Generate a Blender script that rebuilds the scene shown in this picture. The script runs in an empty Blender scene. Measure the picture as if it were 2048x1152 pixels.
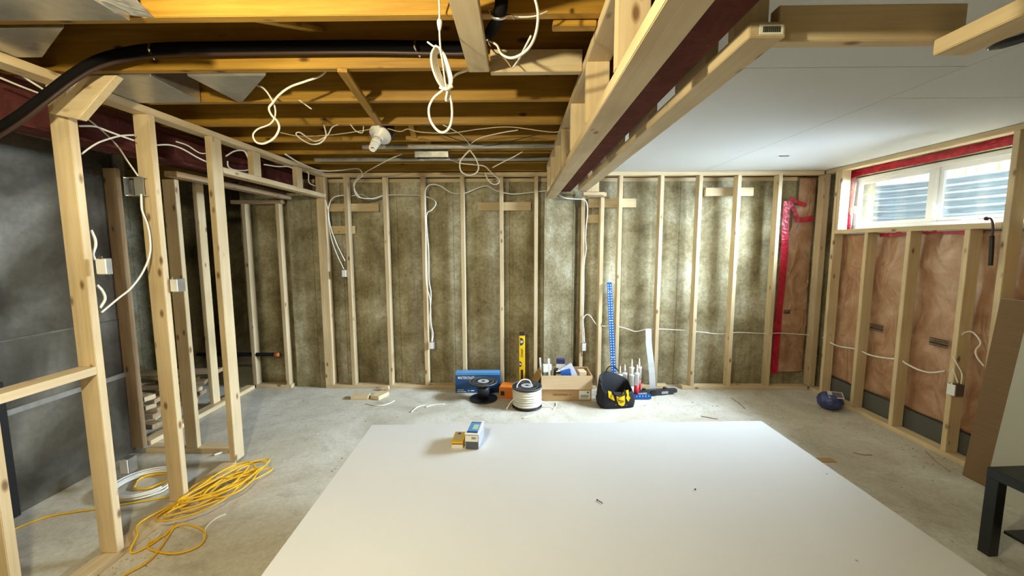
import bpy, bmesh, math, random
from mathutils import Vector, Matrix
random.seed(7)
S = bpy.context.scene
C = S.collection
R = math.radians
# ------------------------------------------------------------------ camera
F_PX, PITCH, YAW, ROLL, CAM_Z = 814.73, R(6.0367), R(.8331), R(.1346), 1.563
Fv = Vector((-math.sin(YAW)*math.cos(PITCH), math.cos(YAW)*math.cos(PITCH), -math.sin(PITCH)))
R0 = Vector((math.cos(YAW), math.sin(YAW), 0)); U0 = R0.cross(Fv)
Rv = math.cos(ROLL)*R0 - math.sin(ROLL)*U0
Uv = math.sin(ROLL)*R0 + math.cos(ROLL)*U0
CAM = Vector((0, 0, CAM_Z))
cd = bpy.data.cameras.new('camera'); cam = bpy.data.objects.new('camera', cd); C.objects.link(cam)
cd.sensor_width = 36; cd.lens = F_PX/2048*36; cd.clip_start = .02
cam.matrix_world = Matrix.Translation(CAM) @ Matrix((Rv, Uv, -Fv)).transposed().to_4x4()
S.camera = cam
# ------------------------------------------------------------------ world, daylight, exposure
w = bpy.data.worlds.new('overcast_sky'); S.world = w; w.use_nodes = True
bg = w.node_tree.nodes['Background']
bg.inputs[0].default_value = (.86, .93, 1.0, 1); bg.inputs[1].default_value = 3.6
S.view_settings.view_transform = 'Standard'; S.view_settings.look = 'None'
S.view_settings.exposure = 0.93; S.view_settings.gamma = 1
S.view_settings.use_curve_mapping = False
WIN_Y0, WIN_Y1, WIN_Z0, WIN_Z1 = 2.60, 4.165, 1.69, 2.215     # concrete opening of the basement window

def area(name, loc, rot, sx, sy, power, col, portal=False):
    l = bpy.data.lights.new(name, 'AREA'); l.shape = 'RECTANGLE'; l.size = sx; l.size_y = sy
    l.energy = power; l.color = col
    if portal: l.cycles.is_portal = True
    o = bpy.data.objects.new(name, l); C.objects.link(o); o.location = loc; o.rotation_euler = rot
    return o
area('window_portal', (3.56, (WIN_Y0+WIN_Y1)/2, (WIN_Z0+WIN_Z1)/2), (0, R(90), 0), .55, 1.6, 0, (1, 1, 1), True)
# added fill light just inside the glass, boosting the daylight from the window
day = area('window_daylight_fill', (3.295, (WIN_Y0+WIN_Y1)/2, 1.95), (0, R(70), R(-8)), .46, 1.40, 74, (.72, .87, 1.0))
day.data.spread = R(90)
def sunlight():
    l = bpy.data.lights.new('hazy_sun', 'SUN'); l.energy = 1.6; l.angle = R(20); l.color = (1, .95, .86)
    o = bpy.data.objects.new('hazy_sun', l); C.objects.link(o); o.rotation_euler = (0, R(-28), 0)
sunlight()

# ------------------------------------------------------------------ pixel -> place
def ray(px, py):
    return Fv + Rv*((px-1024)/F_PX) + Uv*((576-py)/F_PX)
def AY(px, py, Y): d = ray(px, py); return CAM + d*(Y/d.y)
def AX(px, py, X): d = ray(px, py); return CAM + d*(X/d.x)
def AZ(px, py, Z): d = ray(px, py); return CAM + d*((Z-CAM_Z)/d.z)

# ------------------------------------------------------------------ materials
def newmat(name):
    m = bpy.data.materials.new(name); m.use_nodes = True
    nt = m.node_tree; return m, nt, nt.nodes['Principled BSDF']
def N(nt, t, **kw):
    n = nt.nodes.new(t)
    for k, v in kw.items():
        if k in n.inputs: n.inputs[k].default_value = v
        else: setattr(n, k, v)
    return n
def ramp(nt, fac, stops):
    r = nt.nodes.new('ShaderNodeValToRGB'); e = r.color_ramp.elements
    e[0].position, e[0].color = stops[0][0], (*stops[0][1], 1)
    e[1].position, e[1].color = stops[-1][0], (*stops[-1][1], 1)
    for p, c in stops[1:-1]:
        x = e.new(p); x.color = (*c, 1)
    nt.links.new(fac, r.inputs[0]); return r.outputs[0]
def mix(nt, f, a, b, mode='MIX'):
    m = nt.nodes.new('ShaderNodeMix'); m.data_type = 'RGBA'; m.blend_type = mode
    for s, v in ((0, f), (6, a), (7, b)):
        if isinstance(v, (int, float)): m.inputs[s].default_value = v
        elif isinstance(v, tuple): m.inputs[s].default_value = (*v, 1)
        else: nt.links.new(v, m.inputs[s])
    return m.outputs[2]
def bump(nt, b, h, s, d=.01):
    n = nt.nodes.new('ShaderNodeBump'); n.inputs['Strength'].default_value = s; n.inputs['Distance'].default_value = d
    nt.links.new(h, n.inputs['Height']); nt.links.new(n.outputs[0], b.inputs['Normal'])
def coords(nt, sc, kind='Object'):
    t = nt.nodes.new('ShaderNodeTexCoord'); mp = nt.nodes.new('ShaderNodeMapping'); mp.inputs['Scale'].default_value = sc
    nt.links.new(t.outputs[kind], mp.inputs[0]); return mp.outputs[0]
def plain(name, col, rough=.6, metal=0, **kw):
    m, nt, b = newmat(name); b.inputs['Base Color'].default_value = (*col, 1)
    b.inputs['Roughness'].default_value = rough; b.inputs['Metallic'].default_value = metal
    for k, v in kw.items(): b.inputs[k].default_value = v
    return m
def wood(name, axis, light, dark, knot, rough=.6):
    m, nt, b = newmat(name)
    sc = [26, 26, 26]; sc[axis] = 1.4
    info = nt.nodes.new('ShaderNodeObjectInfo')
    tc = nt.nodes.new('ShaderNodeTexCoord'); add = nt.nodes.new('ShaderNodeVectorMath'); add.operation = 'ADD'
    mul = nt.nodes.new('ShaderNodeMath'); mul.operation = 'MULTIPLY'; mul.inputs[1].default_value = 37.
    nt.links.new(info.outputs['Random'], mul.inputs[0])
    nt.links.new(tc.outputs['Object'], add.inputs[0]); nt.links.new(mul.outputs[0], add.inputs[1])
    mp = nt.nodes.new('ShaderNodeMapping'); mp.inputs['Scale'].default_value = sc; nt.links.new(add.outputs[0], mp.inputs[0])
    n = N(nt, 'ShaderNodeTexNoise', Scale=1.6, Detail=5., Roughness=.6, Distortion=.4); nt.links.new(mp.outputs[0], n.inputs[0])
    grain = ramp(nt, n.outputs[0], [(.3, dark), (.62, light)])
    mp2 = nt.nodes.new('ShaderNodeMapping'); s2 = [9, 9, 9]; s2[axis] = 4.2; mp2.inputs['Scale'].default_value = s2
    nt.links.new(add.outputs[0], mp2.inputs[0])
    v = N(nt, 'ShaderNodeTexVoronoi', Scale=1.25, Randomness=1.); nt.links.new(mp2.outputs[0], v.inputs['Vector'])
    kn = ramp(nt, v.outputs['Distance'], [(.07, (1, 1, 1)), (.17, (0, 0, 0))])
    n3 = N(nt, 'ShaderNodeTexNoise', Scale=2.2, Detail=2.); nt.links.new(add.outputs[0], n3.inputs[0])
    big = ramp(nt, n3.outputs[0], [(.35, (.82, .80, .76)), (.65, (1, 1, 1))])
    c = mix(nt, kn, grain, knot); c = mix(nt, 1.0, c, big, 'MULTIPLY')
    var = nt.nodes.new('ShaderNodeHueSaturation'); mr = nt.nodes.new('ShaderNodeMapRange')
    mr.inputs[3].default_value = .88; mr.inputs[4].default_value = 1.08
    nt.links.new(info.outputs['Random'], mr.inputs[0]); nt.links.new(mr.outputs[0], var.inputs['Value'])
    nt.links.new(c, var.inputs['Color']); nt.links.new(var.outputs[0], b.inputs['Base Color'])
    b.inputs['Roughness'].default_value = rough
    bump(nt, b, n.outputs[0], .25, .004)
    return m
SPRUCE = ((.74, .60, .385), (.65, .49, .275), (.24, .13, .055))
W = [wood('spruce_lumber_'+a, i, *SPRUCE) for i, a in enumerate('xyz')]
YEL = ((.47, .262, .034), (.31, .155, .016), (.10, .035, .008))
WJ = [wood('aged_joist_lumber_'+a, i, *YEL, rough=.5) for i, a in enumerate('xyz')]
OLD = ((.50, .36, .22), (.34, .22, .12), (.12, .07, .04))
WO = [wood('weathered_lumber_'+a, i, *OLD) for i, a in enumerate('xyz')]

def concrete_wall():
    m, nt, b = newmat('stained_foundation_concrete')
    v = coords(nt, (1, 1, 1))
    n1 = N(nt, 'ShaderNodeTexNoise', Scale=2.3, Detail=9., Roughness=.68, Distortion=.3); nt.links.new(v, n1.inputs[0])
    c1 = ramp(nt, n1.outputs[0], [(.30, (.15, .125, .065)), (.43, (.31, .265, .155)), (.55, (.44, .40, .27)), (.69, (.66, .64, .52))])
    vs = coords(nt, (5, 5, .35))
    n2 = N(nt, 'ShaderNodeTexNoise', Scale=1.3, Detail=4., Roughness=.6); nt.links.new(vs, n2.inputs[0])
    st = ramp(nt, n2.outputs[0], [(.34, (.68, .63, .54)), (.54, (1, 1, 1))])
    n3 = N(nt, 'ShaderNodeTexNoise', Scale=34., Detail=4., Roughness=.75); nt.links.new(v, n3.inputs[0])
    sp = ramp(nt, n3.outputs[0], [(.34, (.70, .68, .62)), (.5, (.97, .97, .95)), (.68, (1.2, 1.2, 1.18))])
    c = mix(nt, 1., c1, st, 'MULTIPLY'); c = mix(nt, .8, c, sp, 'MULTIPLY')
    wv = N(nt, 'ShaderNodeTexBrick', Scale=1.); wv.offset = 0
    wv.inputs['Color1'].default_value = wv.inputs['Color2'].default_value = (1, 1, 1, 1); wv.inputs['Mortar'].default_value = (.45, .42, .36, 1)
    wv.inputs['Mortar Size'].default_value = .004; wv.inputs['Brick Width'].default_value = .61; wv.inputs['Row Height'].default_value = 9.
    t = nt.nodes.new('ShaderNodeTexCoord'); sep = nt.nodes.new('ShaderNodeSeparateXYZ'); ad = nt.nodes.new('ShaderNodeMath')
    cm = nt.nodes.new('ShaderNodeCombineXYZ'); nt.links.new(t.outputs['Object'], sep.inputs[0])
    nt.links.new(sep.outputs[0], ad.inputs[0]); nt.links.new(sep.outputs[1], ad.inputs[1]); nt.links.new(ad.outputs[0], cm.inputs[0])
    nt.links.new(sep.outputs[2], cm.inputs[1]); of = nt.nodes.new('ShaderNodeVectorMath'); of.operation = 'ADD'; of.inputs[1].default_value = (20.1, 4.5, 0); nt.links.new(cm.outputs[0], of.inputs[0]); nt.links.new(of.outputs[0], wv.inputs[0])
    c = mix(nt, .7, c, wv.outputs[0], 'MULTIPLY')
    nt.links.new(c, b.inputs['Base Color']); b.inputs['Roughness'].default_value = .9
    bump(nt, b, n3.outputs[0], .5, .012); return m
M_CONC = concrete_wall()
def concrete_floor():
    m, nt, b = newmat('dusty_slab_concrete'); v = coords(nt, (1, 1, 1))
    n1 = N(nt, 'ShaderNodeTexNoise', Scale=1.5, Detail=9., Roughness=.62, Distortion=.6); nt.links.new(v, n1.inputs[0])
    c1 = ramp(nt, n1.outputs[0], [(.3, (.44, .39, .30)), (.48, (.59, .555, .465)), (.7, (.76, .735, .67))])
    n3 = N(nt, 'ShaderNodeTexNoise', Scale=45., Detail=5., Roughness=.8); nt.links.new(v, n3.inputs[0])
    sp = ramp(nt, n3.outputs[0], [(.3, (.72, .70, .66)), (.55, (1, 1, 1)), (.72, (1.3, 1.3, 1.28))])
    n4 = N(nt, 'ShaderNodeTexNoise', Scale=5., Detail=8., Roughness=.7, Distortion=1.5); nt.links.new(v, n4.inputs[0])
    st = ramp(nt, n4.outputs[0], [(.36, (.82, .80, .76)), (.46, (1, 1, 1))])
    c = mix(nt, .55, c1, sp, 'MULTIPLY'); c = mix(nt, .8, c, st, 'MULTIPLY')
    nt.links.new(c, b.inputs['Base Color']); b.inputs['Roughness'].default_value = .72
    bump(nt, b, n3.outputs[0], .18, .006); return m
M_FLOOR = concrete_floor()
def drywall(name, col, spots=.0):
    m, nt, b = newmat(name); v = coords(nt, (1, 1, 1))
    n = N(nt, 'ShaderNodeTexNoise', Scale=1.2, Detail=4.); nt.links.new(v, n.inputs[0])
    c = ramp(nt, n.outputs[0], [(.3, tuple(x*.94 for x in col)), (.7, col)])
    vo = N(nt, 'ShaderNodeTexVoronoi', Scale=3.4); nt.links.new(v, vo.inputs['Vector'])
    k = ramp(nt, vo.outputs['Distance'], [(.012, (1, 1, 1)), (.022, (0, 0, 0))])
    c = mix(nt, k, c, tuple(x*.5 for x in col))
    nt.links.new(c, b.inputs['Base Color']); b.inputs['Roughness'].default_value = .62
    n2 = N(nt, 'ShaderNodeTexNoise', Scale=160., Detail=2.); nt.links.new(v, n2.inputs[0]); bump(nt, b, n2.outputs[0], .05, .002); return m
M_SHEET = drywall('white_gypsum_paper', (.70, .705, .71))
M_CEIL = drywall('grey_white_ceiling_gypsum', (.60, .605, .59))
def steel_paint():
    m, nt, b = newmat('maroon_primer_steel'); v = coords(nt, (1, 1, 1))
    n = N(nt, 'ShaderNodeTexNoise', Scale=9., Detail=8., Roughness=.75, Distortion=1.); nt.links.new(v, n.inputs[0])
    c = ramp(nt, n.outputs[0], [(.42, (.085, .020, .014)), (.62, (.12, .034, .024)), (.72, (.30, .16, .11))])
    nt.links.new(c, b.inputs['Base Color']); b.inputs['Roughness'].default_value = .8; b.inputs['Specular IOR Level'].default_value = .15; return m
M_STEEL = steel_paint()
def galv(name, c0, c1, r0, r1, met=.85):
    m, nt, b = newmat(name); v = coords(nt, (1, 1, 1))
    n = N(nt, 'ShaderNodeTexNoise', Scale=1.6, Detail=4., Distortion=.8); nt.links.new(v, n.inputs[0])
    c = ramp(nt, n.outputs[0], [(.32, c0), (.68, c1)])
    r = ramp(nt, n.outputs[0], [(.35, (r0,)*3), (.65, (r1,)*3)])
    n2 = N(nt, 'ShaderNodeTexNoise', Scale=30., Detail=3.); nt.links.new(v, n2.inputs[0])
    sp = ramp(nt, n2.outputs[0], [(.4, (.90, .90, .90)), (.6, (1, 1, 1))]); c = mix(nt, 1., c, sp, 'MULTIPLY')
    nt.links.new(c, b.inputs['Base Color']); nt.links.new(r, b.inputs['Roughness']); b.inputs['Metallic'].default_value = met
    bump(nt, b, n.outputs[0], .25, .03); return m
M_GALV = galv('galvanised_sheet', (.48, .48, .46), (.62, .62, .59), .22, .42)
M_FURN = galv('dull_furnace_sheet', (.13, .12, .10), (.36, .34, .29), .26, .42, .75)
M_PIPE = galv('dusty_galvanised_pipe', (.45, .44, .40), (.58, .57, .53), .45, .6, .3)
def insulation():
    m, nt, b = newmat('pink_batts_behind_clear_poly'); v = coords(nt, (1, 1, 1))
    n = N(nt, 'ShaderNodeTexNoise', Scale=5., Detail=6., Roughness=.6, Distortion=.8); nt.links.new(v, n.inputs[0])
    c = ramp(nt, n.outputs[0], [(.3, (.31, .150, .075)), (.5, (.43, .235, .13)), (.72, (.57, .38, .25))])
    nt.links.new(c, b.inputs['Base Color']); b.inputs['Roughness'].default_value = .5
    b.inputs['Coat Weight'].default_value = 1.; b.inputs['Coat Roughness'].default_value = .13
    vw = coords(nt, (2.2, 2.2, 1.5))
    n2 = N(nt, 'ShaderNodeTexNoise', Scale=2.6, Detail=2.5, Roughness=.5, Distortion=1.1); nt.links.new(vw, n2.inputs[0])
    bump(nt, b, n2.outputs[0], .9, .06); return m
M_INS = insulation()
M_BATT = plain('bare_pink_fibreglass', (.72, .36, .22), .95)
def film(name, col, rough=.25):
    m, nt, b = newmat(name); v = coords(nt, (1, 1, 1))
    n = N(nt, 'ShaderNodeTexNoise', Scale=14., Detail=5., Distortion=1.5); nt.links.new(v, n.inputs[0])
    c = ramp(nt, n.outputs[0], [(.35, tuple(x*.55 for x in col)), (.65, col)])
    nt.links.new(c, b.inputs['Base Color']); b.inputs['Roughness'].default_value = rough
    bump(nt, b, n.outputs[0], .6, .012); return m
M_TAPE = film('red_sheathing_tape', (.62, .018, .05))
M_POLY = film('wrinkled_translucent_poly', (.75, .42, .42))
M_CABLE = plain('white_cable_jacket', (.82, .79, .70), .45)
M_CORD = plain('yellow_cord_jacket', (.85, .50, .02), .42)
M_BLACK = plain('matte_black_plastic', (.012, .012, .014), .5)
M_RUBBER = plain('black_foam_hose', (.004, .0035, .0035), .9, 0, **{'Specular IOR Level': .15})
M_WHITE = plain('white_plastic', (.85, .85, .84), .35)
M_VINYL = plain('white_vinyl', (.84, .85, .86), .35)
M_LACK = plain('black_brown_laminate', (.012, .014, .014), .42)
def card(name, col):
    m, nt, b = newmat(name); v = coords(nt, (1, 1, 30))
    n = N(nt, 'ShaderNodeTexNoise', Scale=3., Detail=3.); nt.links.new(v, n.inputs[0])
    c = ramp(nt, n.outputs[0], [(.3, tuple(x*.86 for x in col)), (.7, col)]); nt.links.new(c, b.inputs['Base Color'])
    b.inputs['Roughness'].default_value = .85; return m
M_CARD = card('brown_corrugated_card', (.50, .31, .14)); M_CARD2 = card('pale_card_flap', (.64, .46, .27))
M_BROWN = card('brown_kraft_paper_back', (.21, .13, .062))
M_GREYB = drywall('grey_gypsum_back_paper', (.45, .45, .38))
M_ORANGE = plain('orange_plastic', (.72, .20, .02), .5)
M_YELLOW = plain('yellow_enamel', (.84, .54, .01), .35)
M_BLUE = plain('blue_painted_aluminium', (.004, .095, .36), .4)
M_NAVY = plain('navy_printed_card', (.010, .065, .20), .35)
M_BLUE2 = plain('pale_blue_print', (.10, .30, .60), .4)
M_ALU = plain('brushed_aluminium', (.60, .62, .64), .4, .1)
M_CHROME = plain('bright_steel', (.7, .7, .7), .2, 1)
M_FOIL = film('crumpled_foil', (.80, .80, .78), .3); M_FOIL.node_tree.nodes['Principled BSDF'].inputs['Metallic'].default_value = .5
M_FABRIC = plain('black_ballistic_nylon', (.012, .012, .016), .85)
M_RED = plain('red_print', (.60, .015, .03), .4)
M_INK = plain('black_ink', (.02, .018, .016), .6)
M_INKB = plain('brown_ink', (.13, .06, .02), .8)
M_WPRINT = plain('white_ink', (.85, .87, .9), .5)
M_LABEL = plain('white_paper_label', (.80, .80, .72), .6)
M_SCREWS = plain('dark_zinc_screws', (.12, .12, .13), .4, .7)
M_GLASSP = plain('clear_plastic', (.80, .84, .90), .15, 0, **{'Transmission Weight': .35})
M_BAGBLUE = film('crumpled_blue_film', (.05, .07, .22), .3)
M_GREEN = plain('sage_green_card', (.20, .27, .17), .7)
def glass():
    m = bpy.data.materials.new('window_glass'); m.use_nodes = True; nt = m.node_tree; nt.nodes.clear()
    o = nt.nodes.new('ShaderNodeOutputMaterial'); mx = nt.nodes.new('ShaderNodeMixShader'); mx.inputs[0].default_value = .06
    t = nt.nodes.new('ShaderNodeBsdfTransparent'); g = nt.nodes.new('ShaderNodeBsdfGlossy'); g.inputs['Roughness'].default_value = .02
    t.inputs[0].default_value = (.93, .96, .97, 1)
    nt.links.new(t.outputs[0], mx.inputs[1]); nt.links.new(g.outputs[0], mx.inputs[2]); nt.links.new(mx.outputs[0], o.inputs[0]); return m
M_GLASS = glass()
M_FENCE = wood('cedar_fence_boards', 2, (.80, .62, .36), (.66, .46, .24), (.4, .22, .1))
M_WELL = plain('galvanised_window_well', (.50, .58, .63), .3, .45)
M_GRASS = plain('gravel_ground', (.35, .33, .28), .9)
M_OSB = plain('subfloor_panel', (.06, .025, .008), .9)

# ------------------------------------------------------------------ mesh helpers
def finish(name, bm, mat, parent=None, loc=None, smooth=False):
    me = bpy.data.meshes.new(name); bmesh.ops.recalc_face_normals(bm, faces=bm.faces); bm.to_mesh(me); bm.free()
    mats = mat if isinstance(mat, (list, tuple)) else [mat]
    for x in mats: me.materials.append(x)
    if smooth:
        for p in me.polygons: p.use_smooth = True
    o = bpy.data.objects.new(name, me); C.objects.link(o)
    if loc is not None: o.location = loc
    if parent is not None: o.parent = parent
    return o
def tag(o, label=None, cat=None, group=None, kind=None):
    if label: o['label'] = label
    if cat: o['category'] = cat
    if group: o['group'] = group
    if kind: o['kind'] = kind
    return o
def empty(name, loc, label=None, cat=None, group=None, rz=0):
    o = bpy.data.objects.new(name, None); C.objects.link(o); o.location = loc; o.rotation_euler = (0, 0, rz)
    o.empty_display_size = .05
    return tag(o, label, cat, group)
def bbox(bm, x0, x1, y0, y1, z0, z1, M=None, mi=0):
    vs = [bm.verts.new(Vector(p) if M is None else M @ Vector(p)) for p in
          ((x0, y0, z0), (x1, y0, z0), (x1, y1, z0), (x0, y1, z0), (x0, y0, z1), (x1, y0, z1), (x1, y1, z1), (x0, y1, z1))]
    fs = []
    for f in ((3, 2, 1, 0), (4, 5, 6, 7), (0, 1, 5, 4), (1, 2, 6, 5), (2, 3, 7, 6), (3, 0, 4, 7)):
        fc = bm.faces.new([vs[i] for i in f]); fc.material_index = mi; fs.append(fc)
    return fs
def box(name, x0, x1, y0, y1, z0, z1, mat, parent=None, bev=.0, **t):
    if x0 > x1: x0, x1 = x1, x0
    if y0 > y1: y0, y1 = y1, y0
    c = Vector(((x0+x1)/2, (y0+y1)/2, (z0+z1)/2)); bm = bmesh.new()
    bbox(bm, x0-c.x, x1-c.x, y0-c.y, y1-c.y, z0-c.z, z1-c.z)
    if bev: bmesh.ops.bevel(bm, geom=list(bm.edges), offset=bev, segments=2, affect='EDGES')
    o = finish(name, bm, mat, parent, c)
    return tag(o, **t) if t else o
def timber(name, x0, x1, y0, y1, z0, z1, mats=W, parent=None, **t):
    d = [abs(x1-x0), abs(y1-y0), abs(z1-z0)]
    return box(name, x0, x1, y0, y1, z0, z1, mats[d.index(max(d))], parent, bev=.0022, **t)
def beam(name, p0, p1, w_, t_, mats=W, up=(0, 0, 1), parent=None, **t):
    """straight board from p0 to p1, w_ wide, t_ thick"""
    p0, p1 = Vector(p0), Vector(p1); z = (p1-p0).normalized(); x = Vector(up).cross(z).normalized(); y = z.cross(x)
    bm = bmesh.new(); L = (p1-p0).length
    bbox(bm, -w_/2, w_/2, -t_/2, t_/2, -L/2, L/2); bmesh.ops.bevel(bm, geom=list(bm.edges), offset=.002, segments=1, affect='EDGES')
    o = finish(name, bm, mats[2] if isinstance(mats, list) else mats, parent)
    o.matrix_world = Matrix.Translation((p0+p1)/2) @ Matrix((x, y, z)).transposed().to_4x4()
    return tag(o, **t) if t else o
def smoothpts(pts, n=8, closed=False):
    pts = [Vector(p) for p in pts]; out = []
    P = ([pts[-1]]+pts+pts[:2]) if closed else ([pts[0]*2-pts[1]]+pts+[pts[-1]*2-pts[-2]])
    for i in range(1, len(P)-2):
        a, b, c, d = P[i-1:i+3]
        for k in range(n):
            t = k/n
            out.append(.5*((2*b)+(c-a)*t+(2*a-5*b+4*c-d)*t*t+(3*b-a-3*c+d)*t**3))
    if not closed: out.append(pts[-1])
    return out
def tube_bm(bm, pts, r, seg=8, flat=1., mi=0, taper=None):
    rings = []; prev = None
    for i, p in enumerate(pts):
        t = (pts[min(i+1, len(pts)-1)]-pts[max(i-1, 0)]); t = t.normalized() if t.length > 1e-9 else Vector((0, 0, 1))
        if prev is None: u = t.orthogonal().normalized()
        else: u = (prev-t*prev.dot(t)); u = u.normalized() if u.length > 1e-6 else t.orthogonal().normalized()
        prev = u; v = t.cross(u); rr = r*(taper(i/(len(pts)-1)) if taper else 1)
        rings.append([bm.verts.new(p+u*(math.cos(2*math.pi*k/seg)*rr)+v*(math.sin(2*math.pi*k/seg)*rr*flat)) for k in range(seg)])
    for a, b in zip(rings, rings[1:]):
        for k in range(seg): bm.faces.new((a[k], a[(k+1) % seg], b[(k+1) % seg], b[k])).material_index = mi
    bm.faces.new(rings[0][::-1]).material_index = mi; bm.faces.new(rings[-1]).material_index = mi
def tube(name, pts, r, mat, parent=None, n=8, seg=8, sm=True, flat=1., taper=None, **t):
    bm = bmesh.new(); P = smoothpts(pts, n) if sm else [Vector(p) for p in pts]
    tube_bm(bm, P, r, seg, flat, taper=taper)
    o = finish(name, bm, mat, parent, smooth=True)
    return tag(o, **t) if t else o
def lathe_bm(bm, prof, seg=32, M=None, mi=0):
    rings = []
    for r, z in prof:
        rings.append([bm.verts.new((M or Matrix()) @ Vector((r*math.cos(2*math.pi*k/seg), r*math.sin(2*math.pi*k/seg), z))) for k in range(seg)])
    for a, b in zip(rings, rings[1:]):
        for k in range(seg): bm.faces.new((a[k], a[(k+1) % seg], b[(k+1) % seg], b[k])).material_index = mi
    bm.faces.new(rings[0][::-1]).material_index = mi; bm.faces.new(rings[-1]).material_index = mi
def lathe(name, prof, mat, parent=None, loc=None, seg=32, smooth=True, M=None):
    bm = bmesh.new(); lathe_bm(bm, prof, seg, M); o = finish(name, bm, mat, parent, loc)
    if smooth:
        for p in o.data.polygons: p.use_smooth = abs(p.normal.z) < .9 if M is None else True
    return o
def text(name, s, size, M, mat, parent=None, ext=.0006, align='CENTER', sx=1.):
    cu = bpy.data.curves.new(name, 'FONT'); cu.body = s; cu.size = size; cu.extrude = ext
    cu.align_x = align; cu.align_y = 'CENTER'; cu.resolution_u = 3; cu.offset = size*.012
    tmp = bpy.data.objects.new(name, cu); C.objects.link(tmp)
    dg = bpy.context.evaluated_depsgraph_get(); me = bpy.data.meshes.new_from_object(tmp.evaluated_get(dg))
    bpy.data.objects.remove(tmp); bpy.data.curves.remove(cu)
    me.materials.clear(); me.materials.append(mat)
    o = bpy.data.objects.new(name, me); C.objects.link(o)
    if parent is not None: o.parent = parent
    o.matrix_local = M @ Matrix.Diagonal((sx, 1, 1, 1))
    return o
FRONT = Matrix.Rotation(R(90), 4, 'X')         # text standing up, facing the camera side (-Y)

H = 2.311; JZ = 2.321; YB = 4.307; YC = 4.462; XL = -2.0; XR = 3.145; XC = 3.29
# ================================================================== THE SETTING
box('floor', -4.6, 4.0, -3.4, 4.8, -.12, 0, M_FLOOR, kind='structure')
box('wall_back', -3.02, 3.75, YC, YC+.25, 0, 2.235, M_CONC, kind='structure')
box('wall_left', -4.6, -4.35, -3.4, 6.6, 0, 2.56, M_CONC, kind='structure')
box('wall_added_recess', -3.02, -2.9, YC+.25, 6.6, 0, 2.56, M_CONC, kind='structure')      # added recess, shaped to keep the far left dark
box('wall_added_recess', -4.35, -3.02, 6.4, 6.6, 0, 2.56, M_CONC, kind='structure')
box('floor_added_recess', -4.6, -2.9, 4.8, 6.6, -.12, 0, M_FLOOR, kind='structure')
box('ceiling_added_recess', -4.6, -2.9, YC+.25, 6.6, 2.56, 2.60, M_OSB, kind='structure')
box('wall_front', -4.35, 3.75, -3.4, -3.2, 0, 2.56, M_CONC, kind='structure')
bm = bmesh.new()
for a in ((XC, XC+.25, -3.2, WIN_Y0, 0, 2.56), (XC, XC+.25, WIN_Y1, YC+.2, 0, 2.56), (XC, XC+.25, WIN_Y0, WIN_Y1, 0, WIN_Z0), (XC, XC+.25, WIN_Y0, WIN_Y1, WIN_Z1, 2.56)):
    bbox(bm, *a)
tag(finish('wall_right', bm, M_CONC), kind='structure')
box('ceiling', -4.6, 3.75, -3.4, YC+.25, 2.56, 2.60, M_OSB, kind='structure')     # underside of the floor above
box('trim_1', -3.02, 3.75, YC-.0, YC+.14, 2.235, 2.273, W[0], kind='structure')     # sill plate on the foundation
box('trim_2', -4.35, 3.75, YC+.1, YC+.14, 2.273, 2.56, WJ[0], kind='structure')     # rim joist
# concrete piers that carry the steel beams
p0, p1 = AY(1088, 600, 4.33), AY(1148, 600, 4.33)
bm = bmesh.new(); bbox(bm, p0.x, p1.x, 4.33, YC+.01, 0, 2.112); bmesh.ops.subdivide_edges(bm, edges=bm.edges[:], cuts=24, use_grid_fill=True)
for v in bm.verts:
    if v.co.x > p1.x-.001: v.co.x += random.uniform(-.010, .004)
tag(finish('wall_pier', bm, M_CONC), kind='structure')
q0, q1 = AY(583, 600, 4.30), AY(641, 600, 4.30)
box('wall_pier', q0.x-.02, q1.x, 4.36, YC+.01, 0, 2.112, M_CONC, kind='structure')

# plasterboard ceiling, four boards with open joints
YS1, YS2 = AZ(1700, 135, H).y, AZ(1900, 196, H).y
XS = .5*(AZ(1960, 110, H).x+AZ(1500, 312, H).x)
for x0, x1, y0, y1 in ((.575, XS-.002, YS1+.002, YB+.03), (.575, XS-.002, -2.0, YS1-.002), (XS+.002, XR+.10, YS2+.002, YB+.03), (XS+.002, XR+.10, -2.0, YS2-.002)):
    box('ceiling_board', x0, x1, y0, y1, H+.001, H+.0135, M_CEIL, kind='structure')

# ================================================================== CEILING FRAMING (left of the beam)
JY = [1.4294, 1.8325, 2.2289, 2.6455, 3.05, 3.455, 3.86, 4.265]
ordn = ['nearest', 'second', 'third', 'fourth', 'fifth', 'sixth', 'seventh', 'farthest']
for i, y in enumerate(JY):
    timber('floor_joist', -3.4, .46, y, y+.038, JZ, 2.558, WJ,
           label='yellowed overhead floor joist, %s counted away from the top of the view' % ordn[i], cat='joist', group='floor joists overhead')
for y, x in ((1.02, -1.0), (.62, -1.0), (.22, -1.0), (-.6, -3.4), (-1.4, -3.4)):
    timber('floor_joist', x, .46, y, y+.038, JZ, 2.558, WJ, label='floor joist overhead out of view, %s' % {1.02: 'first above the viewer', .62: 'second above the viewer', .22: 'right over the viewer', -.6: 'first behind the viewer', -1.4: 'second behind the viewer'}[y], cat='joist', group='floor joists behind the viewer')
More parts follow.
